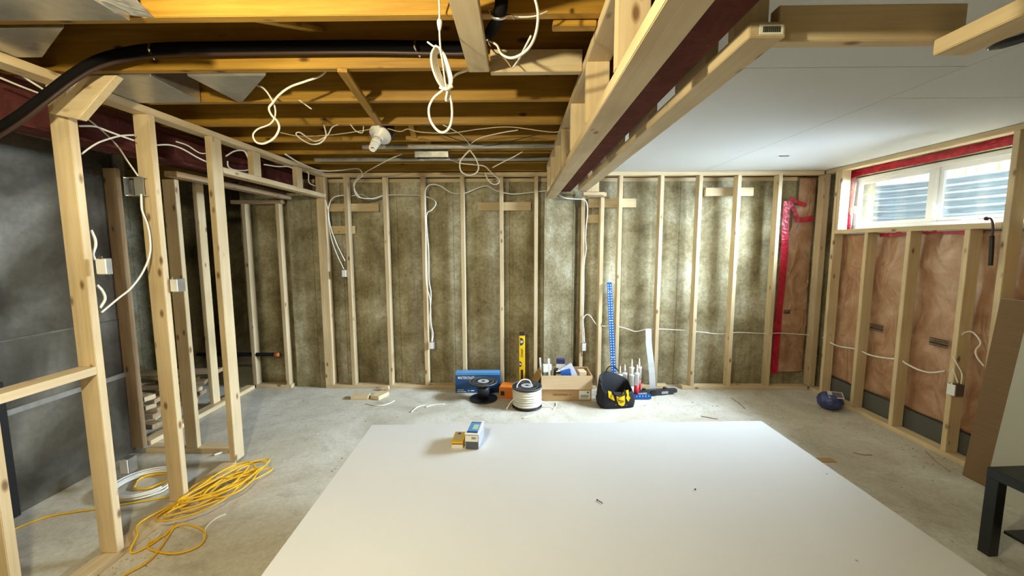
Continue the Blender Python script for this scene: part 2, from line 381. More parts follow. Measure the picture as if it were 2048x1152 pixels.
# cross bridging between joists
def bridge(xa, i, cnt, label):
    ya, yb = JY[i]+.038, JY[i+1]
    beam('cross_brace', (xa, ya, JZ+.22), (xa, yb, JZ+.02), .038, .019, WJ, label=label+', rising toward the viewer', cat='brace', group='cross bridging between joists')
    beam('cross_brace', (xa+.045, ya, JZ+.02), (xa+.045, yb, JZ+.22), .038, .019, WJ, label=label+', rising toward the far wall', cat='brace', group='cross bridging between joists')
beam('cross_brace', AY(512, 36, 1.475), AY(640, 60, 1.825), .042, .019, WJ, label='pale diagonal strut rising behind the nearest joist', cat='brace', group='cross bridging between joists')
beam('joist_strap', AZ(684, 140, 2.311), AZ(757, 246, 2.311), .042, .018, WJ, label='yellow strap board slanting under the second to fourth joists', cat='brace')
for i, lab in ((3, 'fourth pair'), (4, 'fifth pair'), (5, 'sixth pair')):
    bridge(-.84+.03*i, i, 0, 'thin diagonal strut between joists, %s' % lab)
# steel beams
def ibeam(name, x0, x1, z0, z1, y0, y1, label):
    t = .012; xm = (x0+x1)/2; bm = bmesh.new()
    pr = [(x0, z0), (x1, z0), (x1, z0+t), (xm+.005, z0+t), (xm+.005, z1-t), (x1, z1-t), (x1, z1), (x0, z1), (x0, z1-t), (xm-.005, z1-t), (xm-.005, z0+t), (x0, z0+t)]
    a = [bm.verts.new((x, y0, z)) for x, z in pr]; b = [bm.verts.new((x, y1, z)) for x, z in pr]
    for k in range(12): bm.faces.new((a[k], a[(k+1) % 12], b[(k+1) % 12], b[k]))
    bm.faces.new(a[::-1]); bm.faces.new(b)
    return tag(finish(name, bm, M_STEEL), label, 'steel beam')
ibeam('steel_beam', .385, .548, 2.113, JZ-.001, -3.15, 4.44, 'maroon primed steel beam running between the two wooden ladder frames')
ibeam('steel_beam', -2.43, -2.27, 2.113, JZ-.001, -1.5, 4.44, 'maroon steel beam in the dark behind the left stud wall')
# ladder frame left of the steel
XA0, XA1 = .272, .363
f = empty('ladder_frame', (.31, 2, 2.008), 'pale lumber ladder frame boxing the left side of the steel beam', 'bulkhead frame')
def fr(n, x0, x1, y0, y1, z0, z1, par, mats=W):
    o = timber(n, x0, x1, y0, y1, z0, z1, mats); o.parent = par; o.location -= par.location; return o
fr('bottom_rail', XA0, XA1, -3.1, 4.0, 2.008, 2.046, f); fr('top_rail', XA0, XA1, -3.1, 4.0, 2.281, 2.319, f)
for y in (.70, 1.185, 1.691, 2.169, 2.62, 3.05, 3.45, 3.86): fr('block', XA0, XA1, y, y+.038, 2.0465, 2.2805, f)
# ladder frame right of the steel
f = empty('ladder_frame', (.62, 2, 2.083), 'tan lumber frame boxing the right side of the steel beam, under the gypsum', 'bulkhead frame')
fr('bottom_rail', .585, .676, 1.10, 4.04, 2.083, 2.121, f)
for y0, y1 in ((1.345, 1.598), (1.903, 2.234), (2.45, 2.80), (2.98, 3.3), (3.5, 4.04)): fr('block', .586, .624, y0, y1, 2.1215, 2.309, f)
stk = box('barcode_sticker', -.03, .03, -.0012, 0, -.012, .012, M_LABEL); stk.parent = f; stk.location = Vector((.640, 1.0995, 2.102))-f.location
for i in range(9):
    s_ = box('barcode', -.0014, .0014, -.0008, 0, -.007, .007, M_INK); s_.parent = stk; s_.location = (-.02+.005*i, -.0012, 0)
# cross piece and near rail of the bulkhead at the right
timber('bulkhead_header', .6775, 1.16, 1.135, 1.173, 2.09, 2.179, W, label='2x4 on edge crossing at the near end of the low gypsum ceiling', cat='lumber')
timber('bulkhead_rail', 1.079, 1.168, .2, 1.134, 2.050, 2.088, W, label='flat 2x4 running toward the viewer at the top right corner', cat='lumber')
timber('bulkhead_block', .588, .677, 1.178, 1.216, 2.1225, 2.309, W, label='short upright block at the near corner of the bulkhead', cat='lumber')
# overhead 2x4s near the middle
timber('nailer_board', -.205, -.118, .45, 1.79, 2.282, 2.3205, W, label='flat 2x4 hanging under the joists, its cut end over the room', cat='lumber')
timber('nailer_board', -.115, .27, 1.793, 1.8315, 2.285, 2.374, W, label='pale 2x4 on edge beside the second joist, next to the ladder frame', cat='lumber')
timber('nailer_board', .12, .268, 1.469, 1.51, 2.302, 2.3205, WJ, label='short yellow offcut under the nearest joist by the ladder frame', cat='lumber')

# ================================================================== BACK STUD WALL
def bx(px, Y=YB): return AY(px, 560, Y).x
def stud(xl, z0, z1, label, w_=.038, y0=YB, d=.089, group='studs along the back wall', name='wall_stud'):
    return timber(name, xl, xl+w_, y0, y0+d, z0, z1, W, label=label, cat='stud', group=group)
TP = H-.038
left_desc = ['first stud right of the corner post, outlet box on its left side', 'second stud right of the corner post, dark resin streak',
             'third stud right of the corner post, two cables stapled down it', 'fourth stud right of the corner post, behind the blue box', 'fifth stud right of the corner post, left of the yellow level',
             'last stud left of the concrete pier, behind the carton']
def st_top(px_t, px_b):       # average of top and bottom readings
    return .5*(AY(px_t, 353, YB).x+AY(px_b, 771, YB).x)
for (t, b), d in zip([(684.5, 705.7), (763, 779.5), (839, 852), (920, 926), (997.5, 1002), (1072, 1064.5)], left_desc):
    stud(st_top(t, b), .038, TP, 'pale back-wall '+d)
stud(-2.11, .038, TP, 'wide pale post in the back left corner beside the doorway opening', w_=.089, d=.089)
rd = ['pale back-wall stud just right of the pier with a small outlet box', 'pale back-wall stud behind the carton right edge, short of the top plate', 'pale back-wall stud directly behind the blue T-square',
      'pale back-wall stud behind the grey straightedge', 'pale back-wall stud third from the right corner', 'pale back-wall stud second from the right corner, through the high blocking',
      'pale back-wall stud left of the red tape and insulation', 'pale corner post of the back wall beside the pink insulation']
xH = .5*(AY(1166, 400, YB).x+AY(1155, 730, YB).x)
xs_ = [xH, .8598, AY(1234, 560, YB).x, 1.4708, 1.8656, 2.2603, 2.6775, AY(1634, 560, YB).x]
zt = [2.05, 2.05, TP, TP, TP, TP, TP, TP]
for x, z, d in zip(xs_, zt, rd):
    stud(x, .038 if x > 1.6 or x < 1.1 else .04, z, d, w_=.06 if x == xs_[-1] else .038)
timber('top_plate', -2.11, .30, YB, YB+.089, TP+.0005, H, W, label='top plate of the back stud wall, left of the beams', cat='plate', group='wall plates')
timber('top_plate', .80, XR-.01, YB, YB+.089, TP+.0005, H-.0005, W, label='top plate of the back stud wall, under the gypsum ceiling', cat='plate', group='wall plates')
xa = AY(1078, 778, YB).x
timber('bottom_plate', -2.11, xa, YB, YB+.089, 0, .0375, W, label='long bottom plate of the back wall left of the pier', cat='plate', group='wall plates')
timber('bottom_plate', AY(1150, 778, YB).x, AY(1212, 778, YB).x, YB, YB+.089, 0, .0375, W, label='short bottom plate behind the carton and the tool bag', cat='plate', group='wall plates')
timber('bottom_plate', AY(1222, 778, YB).x, AY(1336, 778, YB).x, YB, YB+.089, 0, .0395, W, label='short pinkish bottom plate behind the caulk tubes and straightedge', cat='plate', group='wall plates')
timber('bottom_plate', AY(1364, 778, YB).x, XR-.02, YB, YB+.089, 0, .0375, W, label='long bottom plate of the back wall in the right corner', cat='plate', group='wall plates')
# header scraps that finish the bulkhead against the wall
timber('bulkhead_block', xH-.01, .86, 4.12, 4.21, 2.052, 2.082, W, label='flat block capping the two short studs under the beam end', cat='lumber')
timber('bulkhead_block', .675, .80, 4.10, 4.138, 2.0825, 2.30, W, label='upright block closing the beam bulkhead near the back wall', cat='lumber')
timber('blocking_board', .72, .90, 4.215, 4.30, 2.0515, 2.089, W, label='short flat block on top of the stud right of the pier', cat='blocking', group='blocking on the back wall')
YK = YB+.0895
def blk(a, b, y0, y1, label):
    p, q = AY(a, y1, YK), AY(b, y0, YK)
    timber('blocking_board', p.x, q.x, YK, YK+.038, p.z, q.z, W, label=label, cat='blocking', group='blocking on the back wall')
blk(655, 757, 407, 423, 'upper horizontal 2x4 blocking in the left bays of the back wall')
blk(645, 709, 452, 468, 'lower short 2x4 blocking beside the left corner post')
blk(956, 1062, 404, 421, 'horizontal 2x4 blocking left of the concrete pier')
blk(1177, 1273, 397, 415, 'horizontal 2x4 blocking right of the pier, the longer upper one')
blk(1176, 1197, 429, 446, 'short 2x4 blocking right of the pier, the lower one')
blk(1411, 1508, 375, 392, 'horizontal 2x4 blocking high on the bright right half of the back wall')
# far left part of the back wall, seen through the doorway
for (t, b, lab) in ((548, 574, 'pale stud left of the doorway pier, seen through the doorway'), (481, 508, 'dim stud in the far left room beside the wide jamb')):
    x = .5*(AY(t, 405, YB).x+AY(b, 770, YB).x)
    timber('wall_stud', x, x+.038, YB, YB+.089, .038, 2.0, W, label=lab, cat='stud', group='studs of the dark left room')
timber('top_plate', -3.02, AY(562, 405, YB).x, YB, YB+.089, 2.0005, 2.038, WO, label='low top plate on the back wall of the dark left room', cat='plate', group='wall plates')
timber('bottom_plate', -2.885, AY(583, 775, YB).x, YB, YB+.089, 0, .0375, W, label='bottom plate on the back wall of the dark left room', cat='plate', group='wall plates')

# ================================================================== LEFT STUD WALL
X0 = XL-.089
G = 'studs of the left partition'
for y, y1, x0, lab in ((1.445, 1.483, X0, 'stud at the left edge of the view, only its foot in frame'),
                       (1.855, 1.893, X0, 'tall knotty stud nearest on the left, blocking nailed to its side'),
                       (2.2644, 2.3024, X0, 'left partition stud with the square metal junction box'),
                       (2.7103, 2.806, XL-.04, 'broad left partition jamb stamped near its top, at the doorway')):
    timber('wall_stud', x0, XL, y, y1, .0385, TP, W, label=lab, cat='stud', group=G)
timber('bottom_plate', X0, XL, .3, 2.72, 0, .038, W, label='bottom plate of the left partition under the yellow cord', cat='plate', group='wall plates')
timber('top_plate', X0, XL, .3, YB-.001, TP+.0005, H, W, label='top plate of the left partition running to the back corner', cat='plate', group='wall plates')
HZ = 2.055
timber('door_header', X0, XL, 2.807, YB-.001, HZ, HZ+.038, W, label='flat header over the doorway opening of the left partition', cat='lumber')
for px, lab in ((500, 'left short cripple stud above the doorway'), (586, 'right short cripple stud above the doorway, stamped')):
    y = AX(px+8, 340, XL).y
    timber('cripple_stud', XL-.045, XL, y, y+.089, HZ+.0385, TP, W, label=lab, cat='stud', group='cripple studs above the doorway')
bz = 1.563-.585
timber('fire_block', X0, XL, 1.4835, 1.8545, .955, .993, W, label='horizontal block joining the two nearest left studs', cat='blocking')
bm = bmesh.new(); yb = 1.815; V_ = [AY(x, y, yb) for x, y in ((98, 226), (168, 151), (232, 150), (156, 238), (134, 234))]
a = [bm.verts.new(v) for v in V_]; b = [bm.verts.new(v+Vector((0, .038, 0))) for v in V_]; bm.faces.new(a); bm.faces.new(b[::-1])
for k in range(5): bm.faces.new((a[k], a[(k+1) % 5], b[(k+1) % 5], b[k]))
bmesh.ops.bevel(bm, geom=bm.edges[:], offset=.002, segments=1, affect='EDGES')
tag(finish('diagonal_brace', bm, W[0]), 'short diagonal brace at the head of the nearest left stud', 'brace')
# inner framing beyond the left wall
timber('closet_header', -2.43, -2.34, 2.83, 4.25, 2.035, 2.073, WO, label='brown header under the maroon beam inside the left room', cat='lumber')
timber('bottom_plate', -2.82, -2.13, 2.90, 2.989, 0, .038, W, label='short cross plate on the floor between the two inner posts', cat='plate', group='wall plates')
for a, b, lab in ((219, 276, 'round-edged brown post left of the junction box stud'), (333, 387, 'brown post just right of the junction box stud')):
    x = .5*(AY(a, 340, 2.91).x+AY(b, 905, 2.91).x)
    timber('wall_stud', x-.045, x+.045, 2.906, 2.944, .0385, 2.11 if a < 300 else 2.03, WO if a < 300 else W, label=lab, cat='stud', group='posts inside the left room')
timber('bottom_plate', -2.98, -2.89, 3.02, YB-.01, 0, .038, W, label='bottom plate in front of the scrap lumber pile', cat='plate', group='wall plates')
timber('wall_stud', -2.98, -2.942, 3.76, 3.849, .0385, 2.14, W, label='thin pale stud standing at the scrap lumber pile', cat='stud', group='posts inside the left room')
# furnace plenum
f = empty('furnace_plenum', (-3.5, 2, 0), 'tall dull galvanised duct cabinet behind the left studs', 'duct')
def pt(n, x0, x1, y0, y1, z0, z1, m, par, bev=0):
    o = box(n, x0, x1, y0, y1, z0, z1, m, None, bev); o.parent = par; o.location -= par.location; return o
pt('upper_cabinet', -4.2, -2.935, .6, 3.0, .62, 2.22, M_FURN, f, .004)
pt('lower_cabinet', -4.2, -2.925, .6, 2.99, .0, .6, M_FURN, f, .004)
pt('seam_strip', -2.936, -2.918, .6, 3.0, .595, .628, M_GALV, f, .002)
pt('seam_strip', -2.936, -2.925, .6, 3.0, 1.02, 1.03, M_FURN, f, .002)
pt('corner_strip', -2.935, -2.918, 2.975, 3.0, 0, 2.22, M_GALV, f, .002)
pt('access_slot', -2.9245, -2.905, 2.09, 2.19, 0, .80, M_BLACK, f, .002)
# scrap lumber pile
ly = ['lowest', 'second', 'third', 'fourth', 'fifth', 'sixth', 'seventh', 'topmost']
for i in range(16):
    a = random.uniform(-.34, .34); L = random.uniform(.40, .80)
    c = Vector((random.uniform(-3.55, -3.40), (3.36 if i % 2 else 3.93)+random.uniform(-.05, .05), .022+.0405*(i//2)))
    d = Vector((math.cos(a), math.sin(a), 0))*L*.5
    beam('scrap_board', c-d, c+d, .089, .038, WO if (i*7) % 3 else W, label='%s offcut of the %s half of the dim scrap lumber pile' % (ly[i//2], 'nearer' if i % 2 else 'farther'), cat='offcut', group='scrap lumber pile')
# drain pipe with orange cap
p = AY(395, 709, 4.33); q = AY(556, 709, 4.33)
f = empty('drain_pipe', p, 'black horizontal pipe with orange-brown end near the doorway floor', 'pipe')
for o in (tube('pipe', [Vector(), q-p], .021, M_RUBBER, f, n=1, seg=16, sm=False),
          tube('end_cap', [q-p-Vector((.035, 0, 0)), q-p+Vector((.02, 0, 0))], .025, plain('orange_brown_cap', (.45, .14, .04), .5), f, n=1, seg=16, sm=False)): pass

# ================================================================== RIGHT WALL
SZ = 1.665
rb = []
for bpx, bpy_, lab in ((1636+10, 781, 'right-wall stud at the window left jamb, closest to the back corner'), (1700, 811, 'right-wall cripple stud under the window, behind the blue bag'),
                       (1776, 847, 'right-wall cripple stud under the middle of the window'), (1876, 901, 'right-wall cripple stud carrying the low outlet box')):
    rb.append((AZ(bpx, bpy_, .038).y, lab))
ys = [4.1678, 3.7733, 3.3717, 2.9398]
for i, (y, (_, lab)) in enumerate(zip(ys, rb)):
    timber('wall_stud', XR, XR+.089, y-.038, y, .0385, TP if i == 0 else SZ, W, label=lab, cat='stud', group='studs of the right wall')
timber('wall_stud', XR, XR+.089, ys[0]-.077, ys[0]-.039, SZ+.04, TP, W, label='pale left jamb of the window opening above the sill', cat='stud')
timber('wall_stud', XR, XR+.089, 2.68, 2.718, .0385, TP, W, label='tall stud at the right jamb of the window opening', cat='stud', group='studs of the right wall')
timber('wall_stud', XR, XR+.089, 2.46, 2.498, .0385, TP, W, label='stud at the right edge of the view behind the leaning boards', cat='stud', group='studs of the right wall')
timber('bottom_plate', XR, XR+.089, 1.2, YB-.002, 0, .038, W, label='bottom plate of the insulated right wall', cat='plate', group='wall plates')
timber('top_plate', XR, XR+.089, .8, YB-.002, TP+.0005, H-.0005, W, label='top plate of the insulated right wall above the window', cat='plate', group='wall plates')
timber('window_sill_board', XR, XR+.089, 2.719, ys[0]-.039, SZ+.0005, SZ+.0385, W, label='rough 2x4 sill under the basement window', cat='lumber')
# vapour barrier over pink batts
def wrinkled(name, ax, c0, u0, u1, z0, z1, amp, mat, n=60, bulge=0, shape=None, seed=1):
    rnd = random.Random(seed); ph = [(rnd.uniform(3, 14), rnd.uniform(3, 12), rnd.uniform(0, 6)) for _ in range(7)]
    bm = bmesh.new(); nu = n; nz = int(n*abs(z1-z0)/abs(u1-u0)); nz = max(20, min(nz, 120)); g = []
    for j in range(nz+1):
        row = []
        for i in range(nu+1):
            s, t = i/nu, j/nz; lo, hi = (u0, u1) if shape is None else shape(t)
            u = lo+(hi-lo)*s; z = z0+(z1-z0)*t
            h = sum(math.sin(u*a+z*b+c) for a, b, c in ph)/7*amp+bulge*math.sin(math.pi*s)*(.6+.4*math.sin(3*t))
            row.append(bm.verts.new((c0-h, u, z) if ax == 'x' else (u, c0-h, z)))
        g.append(row)
    for j in range(nz):
        for i in range(nu): bm.faces.new((g[j][i], g[j][i+1], g[j+1][i+1], g[j+1][i]))
    th = .012; geo = bmesh.ops.extrude_face_region(bm, geom=bm.faces[:])
    off = Vector((th, 0, 0)) if ax == 'x' else Vector((0, th, 0))
    for v in geo['geom']:
        if isinstance(v, bmesh.types.BMVert): v.co += off
    return finish(name, bm, mat, smooth=True)
f = tag(wrinkled('vapour_barrier', 'x', XR+.118, 1.3, 4.27, .20, 1.655, .018, M_INS, n=150, seed=3), 'clear plastic over pink insulation across the right wall under the window', 'insulation')
def shp(t):
    x0 = bx(1558, 4.43)+(.0 if t < .66 else .10*min(1, (t-.66)/.10))+(.05 if t > .86 else 0)
    return x0, XR+.0
g = tag(wrinkled('corner_insulation', 'y', 4.428, 2.75, 3.1, .16, 2.262, .010, M_INS, n=34, bulge=.018, shape=shp, seed=8), 'clear plastic over pink insulation in the last bay of the back wall', 'insulation')
# printed marks on the plastic
def mark(px, py, par, X=None, Y=None, nl=4, wd=.13):
    p = AX(px, py, X) if X else AY(px, py, Y)
    m = empty('printed_mark', p); m.parent = par
    for k, (s, l) in enumerate(zip((1., 1., .8, .9), (.010, .007, .016, .008))):
        if X: o = box('ink_line', -.0006, 0, -wd/2*s, wd/2*s, -.0-l/2, l/2, M_INK)
        else: o = box('ink_line', -wd/2*s, wd/2*s, -.0006, 0, -l/2, l/2, M_INK)
        o.parent = m; o.location = (0, 0, .03-k*.02)
def dashes(bm, p, ax, wd, rows, rnd):
    z = p.z
    for h in rows:
        u = -wd/2
        while u < wd/2-.006:
            l = rnd.uniform(.006, .020); e = min(u+l, wd/2)
            if ax == 'x': bbox(bm, p.x-.0015, p.x, p.y+u, p.y+e, z-h, z)
            else: bbox(bm, p.x+u, p.x+e, p.y-.0015, p.y, z-h, z)
            u = e+.003
        z -= h+.007
rnd = random.Random(5)
for px, py in ((1753, 655), (1878, 684)):
    bmk = bmesh.new(); dashes(bmk, AX(px, py-6, XR+.095), 'x', .14, (.008, .008, .016, .006), rnd); finish('printed_mark', bmk, M_INK, f)
bmk = bmesh.new(); dashes(bmk, AY(1574, 620, 4.402), 'y', .07, (.007, .007, .012), rnd)
finish('printed_mark', bmk, M_INK, g)
# dark foam strip at the foot of the right wall
box('foam_strip', XR+.10, XC-.002, 1.2, 4.3, 0, .19, plain('dark_concrete_strip', (.10, .10, .085), .9), label='dark strip of bare foundation showing below the insulation', cat='foundation strip')
# red tape strips
def strip(name, pts, w_, nrm, mat, th=.003, parent=None, **t):
    P = smoothpts(pts, 5); n = Vector(nrm).normalized(); bm = bmesh.new(); rows = []
    for i, p in enumerate(P):
        d = (P[min(i+1, len(P)-1)]-P[max(0, i-1)]).normalized(); s = d.cross(n).normalized(); k = random.uniform(-.002, .002)
        rows.append([bm.verts.new(p+s*w_/2+n*k), bm.verts.new(p-s*w_/2+n*k), bm.verts.new(p-s*w_/2+n*(k-th)), bm.verts.new(p+s*w_/2+n*(k-th))])
    for a, b in zip(rows, rows[1:]):
        for k in range(4): bm.faces.new((a[k], a[(k+1) % 4], b[(k+1) % 4], b[k]))
    bm.faces.new(rows[0][::-1]); bm.faces.new(rows[-1])
    o = finish(name, bm, mat, parent)
    return tag(o, **t) if t else o
YT = 4.398
Pq = lambda pts: [AY(x, y, YT) for x, y in pts]
strip('red_tape', Pq([(1575, 402), (1572, 440), (1568, 520), (1560, 600), (1553, 680), (1548, 748)]), .075, (0, -1, 0), M_TAPE, label='long vertical strip of red sheathing tape beside the last back stud', cat='tape')
strip('red_tape', Pq([(1581, 402), (1590, 425), (1596, 441)]), .045, (0, -1, 0), M_TAPE, label='short red tape strip slanting down below the loose insulation flap', cat='tape')
strip('red_tape', Pq([(1592, 440), (1610, 439), (1628, 436)]), .055, (0, -1, 0), M_TAPE, label='short horizontal red tape strip across the corner insulation', cat='tape')
strip('red_tape', Pq([(1580, 396), (1590, 401), (1600, 406), (1612, 411)]), .035, (0, -1, 0), M_TAPE, label='upper slanting red tape strip on the corner insulation flap', cat='tape')

# ------------------------------------------------------------------ window
XW = 3.315
wy0, wy1 = WIN_Y0+.015, WIN_Y1-.015; wz0, wz1 = WIN_Z0+.012, WIN_Z1-.012
f = empty('window_1', (XW, (wy0+wy1)/2, wz0)); f['kind'] = 'structure'
def wp(n, x0, x1, y0, y1, z0, z1, m=M_VINYL, bev=.003):
    o = box(n, x0, x1, y0, y1, z0, z1, m, None, bev); o.parent = f; o.location -= f.location; return o
t_ = .038
wp('window_frame', XW, XW+.07, wy0, wy1, wz0, wz0+t_); wp('window_frame', XW, XW+.07, wy0, wy1, wz1-t_, wz1)
wp('window_frame', XW, XW+.07, wy0, wy0+t_, wz0+t_, wz1-t_); wp('window_frame', XW, XW+.07, wy1-t_, wy1, wz0+t_, wz1-t_)
ym = AX(1866, 380, XW).y
wp('mullion', XW-.006, XW+.06, ym-.02, ym+.02, wz0+t_, wz1-t_)
def sash(y0, y1, dx, tt=.032):
    for a in ((y0, y1, wz0+t_, wz0+t_+tt), (y0, y1, wz1-t_-tt, wz1-t_), (y0, y0+tt, wz0+t_+tt, wz1-t_-tt), (y1-tt, y1, wz0+t_+tt, wz1-t_-tt)):
        wp('sash', XW+.008+dx, XW+.034+dx, *a)
    wp('pane', XW+.018+dx, XW+.022+dx, y0+tt, y1-tt, wz0+t_+tt, wz1-t_-tt, M_GLASS, 0)
sash(ym+.021, wy1-t_-.001, 0); sash(wy0+t_+.001, ym-.021, .012)
wp('window_latch', XW-.022, XW+.007, wy1-t_-.022, wy1-t_-.008, wz0+.16, wz0+.23)
wp('window_latch', XW-.018, XW+.019, ym-.05, ym-.03, wz0+.10, wz0+.16)
# red taped reveal between window and framing
P = [Vector((XC-.006, y, 2.245+.004*math.sin(7*y))) for y in (2.62, 2.9, 3.2, 3.5, 3.8, 4.16)]
strip('red_tape', P, .062, (-1, 0, 0), M_TAPE, label='long red tape band running above the white window frame', cat='tape')
o = wrinkled('window_poly', 'x', XC-.006, WIN_Y1-.062, WIN_Y1+.03, WIN_Z0+.01, 2.212, .010, M_POLY, n=14, seed=4); tag(o, 'wrinkled pink-tinted plastic flap left of the window frame', 'plastic film')
strip('red_tape', [(XC-.022, WIN_Y1-.045, WIN_Z0+.02), (XC-.022, WIN_Y1-.035, WIN_Z0+.14), (XC-.022, WIN_Y1-.008, WIN_Z0+.22), (XC-.022, WIN_Y1-.004, 2.22)], .034, (-1, 0, 0), M_TAPE, label='vertical red tape on the plastic at the left side of the window', cat='tape')
box('window_ledge', XR+.091, XC+.02, wy0, wy1, WIN_Z0-.03, WIN_Z0+.008, M_VINYL, label='white ledge inside the window just behind the rough sill', cat='window ledge')
o = strip('red_tape', [(XR+.092, y, SZ-.012-.01*math.sin(9*y)) for y in (3.72, 3.6, 3.5, 3.42)], .035, (-1, 0, .0), M_TAPE, label='crumpled red tape flap under the sill left of the middle cripple stud', cat='tape')
o = strip('red_tape', [(XR+.092, y, SZ-.012-.01*math.sin(9*y)) for y in (3.33, 3.25, 3.12, 3.0)], .035, (-1, 0, .0), M_TAPE, label='crumpled red tape flap under the sill right of the middle cripple stud', cat='tape')
# outside
bm = bmesh.new(); rows = []; yc = (WIN_Y0+WIN_Y1)/2; wz_top = 2.19
for j in range(90):
    z = 1.5+(wz_top-1.5)*j/89; off = .013*math.sin(j/89*2*math.pi*10); row = []
    for i in range(41):
        a = math.pi*i/40; row.append(bm.verts.new((XC+.25+(.60+off)*math.sin(a)**.6, yc+(1.12+off)*math.cos(a), z)))
    rows.append(row)
for a, b in zip(rows, rows[1:]):
    for i in range(40): bm.faces.new((a[i], a[i+1], b[i+1], b[i]))
geo = bmesh.ops.extrude_face_region(bm, geom=bm.faces[:])
for v in geo['geom']:
    if isinstance(v, bmesh.types.BMVert): v.co.x += .004
tag(finish('window_well', bm, M_WELL, smooth=True), 'corrugated galvanised window well seen through the glass', 'window well')
bm = bmesh.new(); bbox(bm, XC+1.0, 9, -2, 9, 1.2, 2.1); bbox(bm, XC+.25, XC+1.0, -2, yc-1.2, 1.2, 2.1); bbox(bm, XC+.25, XC+1.0, yc+1.2, 9, 1.2, 2.1); bbox(bm, XC+.25, XC+1.0, yc-1.2, yc+1.2, 1.2, 1.49)
tag(finish('outside_ground', bm, M_GRASS), kind='structure')
fn = ['leftmost', 'second', 'third', 'fourth', 'fifth', 'sixth', 'seventh', 'eighth', 'ninth', 'tenth', 'rightmost']
for k in range(11):
    y = 6.6-k*.30
    timber('fence_board', 4.75, 4.772, y, y+.288, 2.105, 3.6, [M_FENCE]*3, label='bright cedar fence board outside the window, %s counting from the left' % fn[k], cat='fence board', group='fence boards outside')

# black tool hanging on the sill
p = AX(1978, 440, XR-.03)
f = empty('hanging_tool', p, 'dark tool with a hooked handle hanging on the window sill', 'hand tool')
P = [AX(x, y, XR-.03)-p for x, y in ((1974, 437), (1982, 437), (1986, 450), (1984, 478))]
tube('hook', P, .007, plain('dark_bronze', (.07, .035, .03), .45), f)
bm = bmesh.new(); lathe_bm(bm, [(.004, -.012), (.013, -.008), (.013, .008), (.004, .012)], 16, Matrix.Translation(P[0]) @ Matrix.Rotation(R(90), 4, 'X')); finish('knob', bm, plain('dark_red_knob', (.08, .02, .03), .5), f, smooth=True)
tube('grip', [AX(1984, 472, XR-.03)-p, AX(1983, 500, XR-.03)-p, AX(1981, 531, XR-.03)-p], .015, M_BLACK, f, n=6, seg=12, flat=.8)

# ================================================================== BOARDS, TABLE, SHEET
a0, a1 = AZ(1926, 950, 0), AZ(1975, 982, 0)
tag(box('leaning_board', 0, .013, -.9, 0, 0, 1.215, M_BROWN), 'brown paper-backed board leaning on the right wall, top edge pale', 'board')
o = bpy.data.objects['leaning_board']; o.location = (0, 0, 0)
def setboard(o, foot, L, zt, xt, Y1, th=.013):
    """board of length L along -Y from Y1, foot at x=foot, top leaning to x=xt"""
    me = o.data; h = 1.215; ang = math.atan2(xt-foot, zt)
    for v, s in zip(me.vertices, me.vertices): pass
    bm = bmesh.new(); bbox(bm, 0, th, -L, 0, 0, h); bm.to_mesh(me); bm.free()
    o.matrix_world = Matrix.Translation((foot, Y1, .012*0)) @ Matrix.Rotation(ang, 4, 'Y')
setboard(o, 3.02, 1.1, 1.2, XR-.016, a0.y)
edge = box('pale_top_edge', 0, .0132, -1.1, 0, 1.2152, 1.2162, M_LABEL); 
edge.parent = o; edge.location = (.0066, -.55, 1.2157)
o2 = box('leaning_gypsum_board', 0, .013, -1, 0, 0, 1, M_GREYB, label='pale grey gypsum board leaning in front of the brown board', cat='board')
setboard(o2, 2.965, 1.6, 1.2, XR-.045, a1.y)
# black side table
tx, ty = AZ(1977, 1114, 0).x, AZ(1977, 1114, 0).y
def side_table():
    f = empty('side_table', (tx, ty, 0), 'small black square side table at the lower right edge', 'table')
    L = .55
    bm = bmesh.new(); bbox(bm, 0, L, .05-L, .05, .40, .45); bmesh.ops.bevel(bm, geom=bm.edges[:], offset=.002, segments=2, affect='EDGES'); finish('table_top', bm, M_LACK, f)
    for x in (0, L-.05):
        for y in (0, .05-L+.0):
            bm = bmesh.new(); bbox(bm, x+.001, x+.051, y+.0, y+.05, 0, .3998); bmesh.ops.bevel(bm, geom=bm.edges[:], offset=.0015, segments=1, affect='EDGES'); finish('leg', bm, M_LACK, f)
    bm = bmesh.new(); bbox(bm, .055, L-.055, .05-L+.055, -.006, .13, .145); finish('shelf', bm, M_LACK, f)
    f.rotation_euler = (0, 0, R(4))
side_table()
# gypsum sheet used as a worktop
SX, SY, SZT, SR = -.9049, 2.4076, .4573, .0327
f = empty('gypsum_sheet', (SX, SY, SZT-.0127), 'large white gypsum sheet laid flat like a low table', 'gypsum sheet', rz=SR)
bm = bmesh.new(); bbox(bm, 0, 2.44, -1.22, 0, 0, .0127); bmesh.ops.bevel(bm, geom=bm.edges[:], offset=.002, segments=1, affect='EDGES')
for v in bm.verts: v.co += Vector((0, 0, 0))
finish('board', bm, M_SHEET, f)
def sheet_pt(u, v): return Vector((SX+u*math.cos(SR)-v*math.sin(SR), SY+v*math.cos(SR)+u*math.sin(SR), 0))
for u, lab in ((.55, 'left'), (1.9, 'right')):
    c = sheet_pt(u, -.62)
    h = empty('sawhorse', c, '%s low wooden sawhorse hidden beneath the white sheet' % lab, 'sawhorse', rz=SR)
    bm = bmesh.new(); bbox(bm, -.045, .045, -.5, .5, .4, .4440); finish('top_rail', bm, W[1], h)
    for s in (-1, 1):
        for e in (-1, 1):
            b_ = beam('leg', (s*.17, e*.42, .02), (s*.03, e*.36, .40), .07, .03, W, up=(0, 1, 0)); m_ = b_.matrix_world.copy(); b_.parent = h; b_.matrix_local = m_

